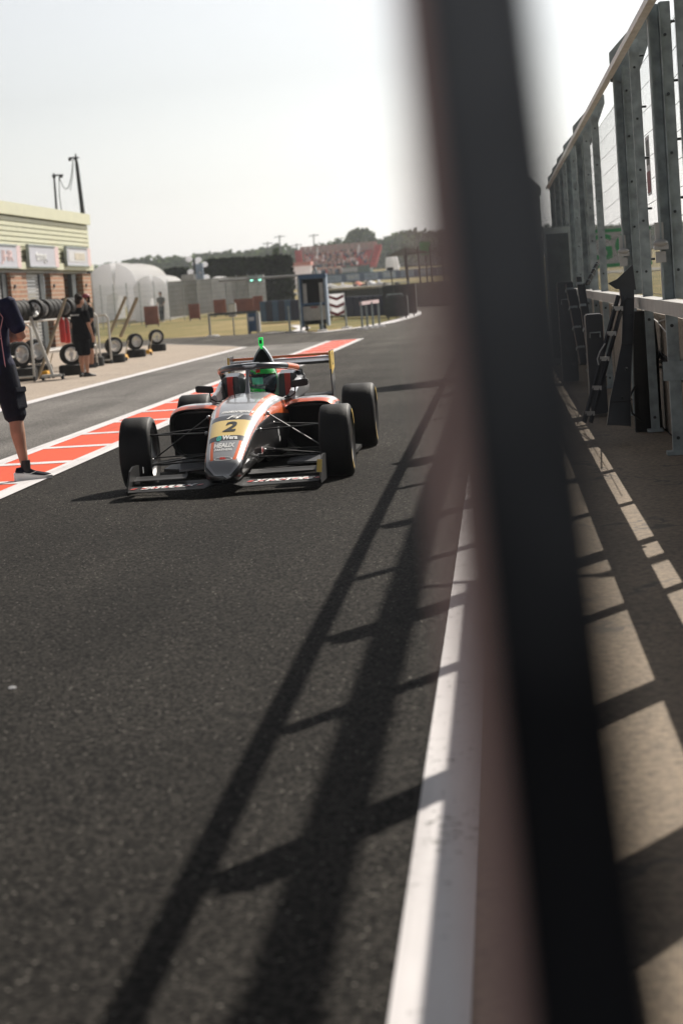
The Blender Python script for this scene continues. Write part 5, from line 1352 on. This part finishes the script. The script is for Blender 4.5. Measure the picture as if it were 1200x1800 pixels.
# grandstand
Yg = 400; a, b_ = foot(545, Yg), foot(640, Yg); gs = empty('grandstand', ((a.x+b_.x)/2, Yg, a.z), 0, 'open grandstand with rows of red seats in front of the trees', 'grandstand')
W_ = (b_.x-a.x)*1.18; z0 = V(600, 470, Yg).z-a.z; z1 = V(590, 434, Yg+8).z-a.z; nr = 13
sb = MB(); sb.box((0, 4, z0/2), (W_*1.04, 9.4, z0)); sb.build('base', 'stand_green', gs)
for k in range(nr):
    t = k/nr; b = MB(); zz = z0+(z1-z0-1.2)*t; x0 = -W_/2-1.6*t; b.box((0, k*.62, zz), (W_*.96+2*t, .62, .12)); b.build('step', 'timber', gs)
    n_ = 26
    for grp in (range(0, 8), range(9, 17), range(19, 26)):
        b = MB()
        for j in grp:
            x = -W_/2*.95-1.0*t+(W_*.95+2*t)*(j+.5)/n_; b.box((x, k*.62+.05, zz+.28), (W_/n_*.82, .30, .42))
        b.build('seat_row', 'stand_red', gs)
b = MB()
for k in range(14): x = -W_/2-1.4+(W_+2.8)*(k+.5)/14; b.box((x, nr*.62+.4, z1-.25), ((W_+2.8)/14*.93, .12, 1.5))
b.build('back_screen', 'stand_pink', gs)
for s_ in (-1, 1):
    b = MB()
    for k in range(nr): b.box((s_*(W_/2+.8+.9*k/nr), k*.62, z0+(z1-z0)*k/nr*.92), (1.2, .6, .9))
    b.build('side_block', 'stand_red', gs)
    b = MB()
    for k in range(7): b.box((s_*(W_/2+.4)-1.5*s_*0, -.5+k*.9, z0*.5+(z1-z0)*.1*k), (.9, .12, .1))
    b.tube([(s_*(W_/2-2.4), -.8, z0*.2), (s_*(W_/2-2.0), 7.5, z1)], .12, 6); b.build('stair_rail', 'panel_grey', gs)
MB().box((1.2, -.75, z0*.62), (W_*.45, .1, .8)).build('front_banner', 'sign_white', gs)
crowd = MB(); pal = ['stand_red', 'tent', 'navy', 'stand_pink', 'black_cloth', 'rust_board', 'booth_blue', 'skin']
for _ in range(330):
    k = int(rnd.random()**1.3*nr); t = k/nr; x = rnd.gauss(-W_*.12, W_*.28); 
    if abs(x) > W_/2: continue
    zz = z0+(z1-z0-1.2)*t+.35; m_i = rnd.randrange(7); c = Vector((gs.location.x+x, Yg+k*.62-.12, gs.location.z+zz))
    crowd.ball(c+Vector((0, 0, .18)), (.23, .16, .33), 6, 5, m_i); crowd.ball(c+Vector((0, 0, .62)), (.11, .11, .13), 6, 5, 7)
tag(crowd.build('crowd', pal), 'crowd of small seated spectators on the red grandstand seats', 'crowd', kind='stuff')
crowd2 = MB()
for _ in range(90):
    p = V(rnd.uniform(535, 600), 482, rnd.uniform(372, 395)); zz = zt(p.y); crowd2.ball((p.x, p.y, zz+1.1), (.25, .2, .5), 6, 5, rnd.randrange(7)); crowd2.ball((p.x, p.y, zz+1.68), .13, 6, 5, 7); crowd2.ball((p.x, p.y, zz+.4), (.18, .18, .45), 6, 5, 2)
tag(crowd2.build('crowd', pal), 'loose crowd of spectators standing below the left end of the grandstand', 'crowd', kind='stuff')
# white vans / tents near stand
tent(738-60, 694, 447, 370, 5, 'small white gazebo right of the grandstand', .5)
tent(683, 700, 446, 372, 5, 'second small white gazebo right of the grandstand', .5)
q = foot(518, 300); e_ = empty('white_kiosk', q, 0, 'white and red kiosk beyond the tall hedge', 'kiosk'); MB().box((0, 0, 1.6), (5, 3, 3.2)).build('cabin', 'tent', e_); MB().box((0, -.05, 3.4), (5.3, 3.3, .5)).build('roof', 'tent_red', e_)
q = foot(754, 140); tz = V(749, 436, 140).z; e_ = empty('green_sign', q, 0, 'small green sign on a post left of the blurred bar', 'sign'); MB().box((0, 0, tz-q.z), (.7, .06, .8)).build('plate', 'sign_green', e_); MB().tube([(0, .05, 0), (0, .05, tz-q.z)], .05, 6).build('post', 'dark_steel', e_)
# blue hoarding of panels
a, b_ = V(512, 497, 330), V(800, 478, 330); n_ = 9; hb = empty('advertising_hoarding', (a.x, 330, a.z-.6), 0, 'long row of blue and white advertising boards along the far track', 'hoarding')
for k in range(n_):
    p, q = a.lerp(b_, k/n_), a.lerp(b_, (k+1)/n_); L = (q.x-p.x)
    MB().box(((p.x+q.x)/2-a.x, 0, .6+.1), (L*.985, .15, 1.3)).build('board', 'hoard_blue' if k % 2 else 'hoard_blue', hb)
    MB().box((p.x+L*.4-a.x, -.09, .72), (L*.72, .03, .95)).build('light_panel', 'hoard_white', hb) if k % 1 == 0 else None
    text('lettering', 'KWIK FIT', .95, 'print_white' if k % 2 else 'hoard_blue', hb, frame((p.x+L*.4-a.x, -.12, .72), (1, 0, 0), (0, 0, 1)), .01, (L*.62)/4.2)
for k in range(2*n_+1):
    x = (b_.x-a.x)*k/(2*n_); MB().box((x, .15, .1), (.1, .1, 2)).build('post', 'timber', hb)
# distant cars on track
def far_car(px, Y, rz, c1, lab):
    q = foot(px, Y); e_ = empty('distant_racing_car', (q.x, q.y, q.z+.03), rz, lab, 'racing car', 'distant racing cars on the far track')
    b = MB(); rings = []
    for y_, w_, z0_, z1_ in ((-2.6, .1, .15, .25), (-1.6, .2, .12, .45), (-.6, .28, .1, .62), (0, .45, .08, .7), (.8, .7, .08, .6), (1.6, .3, .1, .9), (2.4, .12, .2, .5)):
        rings.append([(w_*math.sin(2*PI*k/12), y_, (z0_+z1_)/2+(z1_-z0_)/2*math.cos(2*PI*k/12)) for k in range(12)])
    b.loft(rings); b.build('body', c1, e_)
    for x_ in (-.72, .72):
        for y_ in (-1.7, 1.2): MB().lathe([(-.13, .1), (-.13, .29), (-.1, .31), (.1, .31), (.13, .29), (.13, .1)], 18, 'x', (x_, y_, .31), closed=True).build('wheel', 'rubber', e_)
    MB().box((0, -2.4, .1), (1.5, .35, .05)).build('front_wing', 'black', e_); MB().box((0, 2.3, .85), (1.0, .3, .06)).build('rear_wing', 'black', e_); MB().box((0, 2.25, .6), (.06, .2, .5)).build('wing_support', 'black', e_)
    MB().ball((0, .2, .78), .14).build('helmet', 'tent', e_)
    far = e_.scale; e_.scale = (1.15, 1.15, 1.25)
far_car(606, 240, 1.1, 'tent', 'distant white and black racing car, the leftmost of the three on the far track')
far_car(646, 244, .7, 'orange', 'distant orange racing car, the middle one of the three on the far track')
far_car(669, 238, .7, 'sign_white', 'distant pale racing car close behind the orange one on the far track')
# low barrier with pads across the middle
def run(name, lab, cat, p, q, dep, h0, h1, m, n_, col2=None):
    a, b_ = p, q; e_ = empty(name, a, 0, lab, cat); d = b_-a
    for k in range(n_):
        s, t = a+d*(k/n_)-a, a+d*((k+1)/n_)-a; MB().bar((s.x, s.y, s.z+(h0+h1)/2), (t.x-.03, t.y, t.z+(h0+h1)/2), dep, h1-h0).build('segment', m if not col2 or k % 2 else col2, e_)
    return e_
run('tyre_barrier', 'dark navy padded barrier between the grass and the track, left of the blue booth', 'barrier', foot(466, 106), foot(531, 104), .5, .05, 1.05, 'barrier_navy', 6, 'booth_blue')
run('tyre_barrier', 'dark padded barrier right of the chevron board', 'barrier', foot(606, 104), foot(706, 100), .5, .05, 1.0, 'barrier_navy', 8)
run('pad_stack', 'long dark mat stack with tan top lying behind the barrier', 'mats', foot(580, 112), foot(690, 108), 1.6, .7, 1.28, 'dark_steel', 2)
run('mat_top', 'tan top mats lying on the dark stack at pit exit', 'mats', foot(575, 112), foot(682, 108), 1.7, 1.29, 1.40, 'cream', 2)
q = foot(594, 101); e_ = empty('chevron_board', q, 0, 'white board with dark red chevrons right of the blue booth', 'sign')
MB().box((0, 0, .72), (.72, .05, 1.0)).build('board', 'tent', e_)
for k in range(3):
    z_ = .32+k*.36
    MB().add([(-.35, -.03, z_), (0, -.03, z_-.14), (.35, -.03, z_), (.35, -.03, z_+.14), (0, -.03, z_), (-.35, -.03, z_+.14)], [(0, 1, 4, 5), (1, 2, 3, 4)]).build('chevron', 'maroon', e_, fix=False)
for s_ in (-1, 1): MB().box((s_*.3, .06, .4), (.05, .05, .8)).build('leg', 'dark_steel', e_)
# blue booth
q = foot(556, 79.3); bt = empty('marshal_booth', q, 0, 'blue wheeled marshal booth with dark window and grey lower panel', 'booth')
bw, bh = 48*79.3/F, 1.92
MB().box((-bw/2+.04, 0, bh/2+.08), (.09, .7, bh-.1)).build('side_wall', 'booth_blue', bt, bevel=.01); MB().box((bw/2-.04, 0, bh/2+.08), (.09, .7, bh-.1)).build('side_wall', 'booth_light', bt, bevel=.01)
MB().box((0, 0, bh+.03), (bw+.04, .8, .16)).build('roof', 'booth_blue', bt, bevel=.03); MB().box((0, .3, bh/2+.1), (bw-.1, .06, bh-.2)).build('back_wall', 'void', bt)
MB().box((0, -.3, .62), (bw-.16, .06, .52)).build('lower_panel', 'panel_grey', bt, bevel=.02); MB().box((0, -.34, .83), (.26, .01, .05)).build('red_label', 'maroon', bt)
MB().box((0, -.28, .96), (bw-.12, .1, .07)).build('sill', 'booth_blue', bt); MB().box((-.3, -.25, 1.35), (.14, .02, .72)).build('window_panel', 'panel_grey', bt); MB().box((.3, -.25, 1.35), (.14, .02, .72)).build('window_panel', 'panel_grey', bt)
for s_ in (-1, 1): MB().lathe([(-.05, .01), (-.05, .1), (.05, .1), (.05, .01)], 16, 'x', (s_*.33, -.15, .1), closed=True).build('wheel', 'black', bt)
# pit exit light arm
p0 = V(552, 482, 79.2); p1 = V(382, 494, 79.6); arm = empty('pit_exit_light', (p0.x, 79.7, 0), 0, 'long white horizontal arm carrying the green pit exit lights', 'traffic light'); o0 = Vector(arm.location)
MB().tube([p0-o0+Vector((0, .5, 0)), p1-o0+Vector((0, .5, 0))], .045, 8).build('arm', 'panel_grey', arm); MB().tube([p0-o0+Vector((0, .5, 0)), (p0.x-o0.x+.02, .5, 0)], .05, 8).build('post', 'booth_blue', arm)
MB().tube([p0-o0+Vector((-.1, .5, .05)), p0-o0+Vector((.0, .5, .25)), p0-o0+Vector((.08, .5, -.1))], .05, 8).build('hinge', 'galv', arm)
lb = V(446, 490, 79.4)-o0; bx = MB().box((lb.x, .40, lb.z), (.58, .16, .27)).build('light_box', 'panel_grey', arm, bevel=.01)
for s_ in (-1, 1): MB().tube([(lb.x+s_*.155, .30, lb.z-.01), (lb.x+s_*.155, .335, lb.z-.01)], .062, 16).build('green_lamp', 'go_light', bx)
# dark trolleys
for (px, Y, w_, h_, lab) in ((699, 92, .95, .85, 'black wheeled trolley at the pit exit bend'), (705, 98, 1.5, 1.35, 'dark equipment stack behind the black trolley')):
    q = foot(px, Y); e_ = empty('black_trolley', q, 0, lab, 'trolley'); MB().box((0, 0, h_/2+.1), (w_, .7, h_)).build('body', 'plastic_dark', e_, bevel=.03); MB().tube([(-w_*.4, -.3, h_), (-w_*.4, -.3, h_+.2), (w_*.3, -.3, h_+.2), (w_*.3, -.3, h_)], .02, 6).build('handle', 'galv', e_)
    for s_ in (-1, 1): MB().lathe([(-.03, .01), (-.03, .08), (.03, .08), (.03, .01)], 14, 'x', (s_*w_*.4, -.3, .08), closed=True).build('wheel', 'black', e_)
q = foot(697, 95); e_ = empty('lamp_stand', q, 0, 'thin black lamp stand rising from the black trolley', 'lamp stand'); MB().tube([(0, 0, 0), (-.12, 0, 2.1)], .025, 8).build('pole', 'black', e_); MB().box((-.14, 0, 2.15), (.28, .14, .12)).build('lamp', 'black', e_)
# stanchions with white feet
for (px, py, h_, lab) in ((510, 585, .95, 'thin post with white foot just left of the blue booth'), (567, 582, 1.0, 'post with white foot in front of the blue booth'), (609, 577, .8, 'thin post with white foot right of the blue booth'), (637, 579, .95, 'leftmost post of the cluster of four at the pit exit'), (646, 577, .9, 'second post of the cluster of four at the pit exit'), (656, 576, .9, 'third post of the cluster of four at the pit exit'), (667, 574, .95, 'rightmost post of the cluster of four at the pit exit'), (710, 557, .8, 'post with white foot at the bend of the white line'), (530, 585, 1.9, 'tall thin pale pole touching the left side of the blue booth')):
    p = G(px, py); e_ = empty('stanchion', p, 0, lab, 'post', 'posts with white feet at the pit exit'); MB().tube([(0, 0, .03), (0, 0, h_)], .035, 8).build('post', 'galv', e_); MB().lathe([(0, 0), (0, .2), (.05, .17), (.07, .05)], 16, 'z').build('foot', 'tent', e_)
p, q = G(636, 579), G(668, 574); o = MB().bar(Vector((p.x, p.y-.05, .88)), Vector((q.x, q.y-.05, .90)), .05, .12).build('cross_board', 'sign_pink'); tag(o, 'short pale board tied across the cluster of four posts', 'board')
# barrier with bar and navy bin on the grass
a, b_ = G(370, 592), G(454, 586); e_ = empty('crowd_rail', a, 0, 'low rail with a dark horizontal bar across the edge of the grass', 'rail'); d = b_-a
MB().bar((0, 0, .82), d+Vector((0, 0, .82)), .05, .09).build('bar', 'galv_dark', e_)
for t in (0, .5, .8, 1): MB().tube([d*t, d*t+Vector((0, 0, .86))], .04 if t in (0,) else .025, 8).build('post', 'panel_grey', e_)
MB().lathe([(0, 0), (0, .28), (.06, .2)], 14, 'z', (.1, 0, 0)).build('foot', 'tent', e_)
q = G(447, 586); e_ = empty('navy_bin', q, 0, 'navy bin with pale side panel beside the grass rail', 'bin'); MB().box((-.05, 0, .42), (.34, .34, .7)).build('body', 'booth_blue', e_, bevel=.02); MB().box((.19, 0, .42), (.12, .34, .72)).build('side_panel', 'panel_grey', e_); MB().box((-.05, -.18, .55), (.2, .01, .14)).build('label_plate', 'sign_white', e_)
for s_ in (-1, 1): MB().box((s_*.15, 0, .04), (.05, .3, .08)).build('foot', 'black', e_)
# fence and grey wall by the bend, mostly behind the blurred bar
e_ = empty('bend_wall', foot(735, 118), 0, 'grey panel wall with mesh fence beyond the pit exit bend', 'wall'); o0 = Vector(e_.location)
a, b_ = foot(722, 118)-o0, foot(850, 118)-o0
MB().box(((a.x+b_.x)/2, 0, .65), (b_.x-a.x, .2, 1.3)).build('wall', 'scrim', e_)
for k in range(7): x = a.x+(b_.x-a.x)*k/6; MB().tube([(x, -.05, 0), (x-.05, -.05, 3.2)], .05, 8).build('post', 'dark_steel', e_)
for z_ in (2.2, 2.9): MB().bar((a.x, -.06, z_), (b_.x, -.06, z_), .07).build('rail', 'dark_steel', e_)
q = foot(722, 125); e_ = empty('canopy_stand', q, 0, 'pale canopy on a post at the pit exit, left of the blurred bar', 'canopy'); t_ = V(716, 446, 125).z-q.z
MB().tube([(0, 0, 0), (-.15, 0, t_)], .07, 8).build('post', 'dark_steel', e_); MB().prism([(-1.2, t_), (0, t_+.35), (1.2, t_+.05), (1.2, t_-.05), (-1.2, t_-.1)], 'y', -.8, .8).build('canopy_roof', 'scrim', e_)

# ------------------------------------------------------------------ thin haze
hz = MB().box((0, 1380, 43), (2900, 2860, 110)).build('haze', mat('haze_dummy', (1, 1, 1)))
hm_ = bpy.data.materials.new('haze'); hm_.use_nodes = True; hn = hm_.node_tree; hn.nodes.clear()
vo_ = hn.nodes.new('ShaderNodeVolumePrincipled'); vo_.inputs['Color'].default_value = (.86, .89, .93, 1); vo_.inputs['Density'].default_value = .0003; vo_.inputs['Anisotropy'].default_value = .35
oo_ = hn.nodes.new('ShaderNodeOutputMaterial'); hn.links.new(vo_.outputs[0], oo_.inputs['Volume']); hz.data.materials[0] = hm_; hz['kind'] = 'stuff'
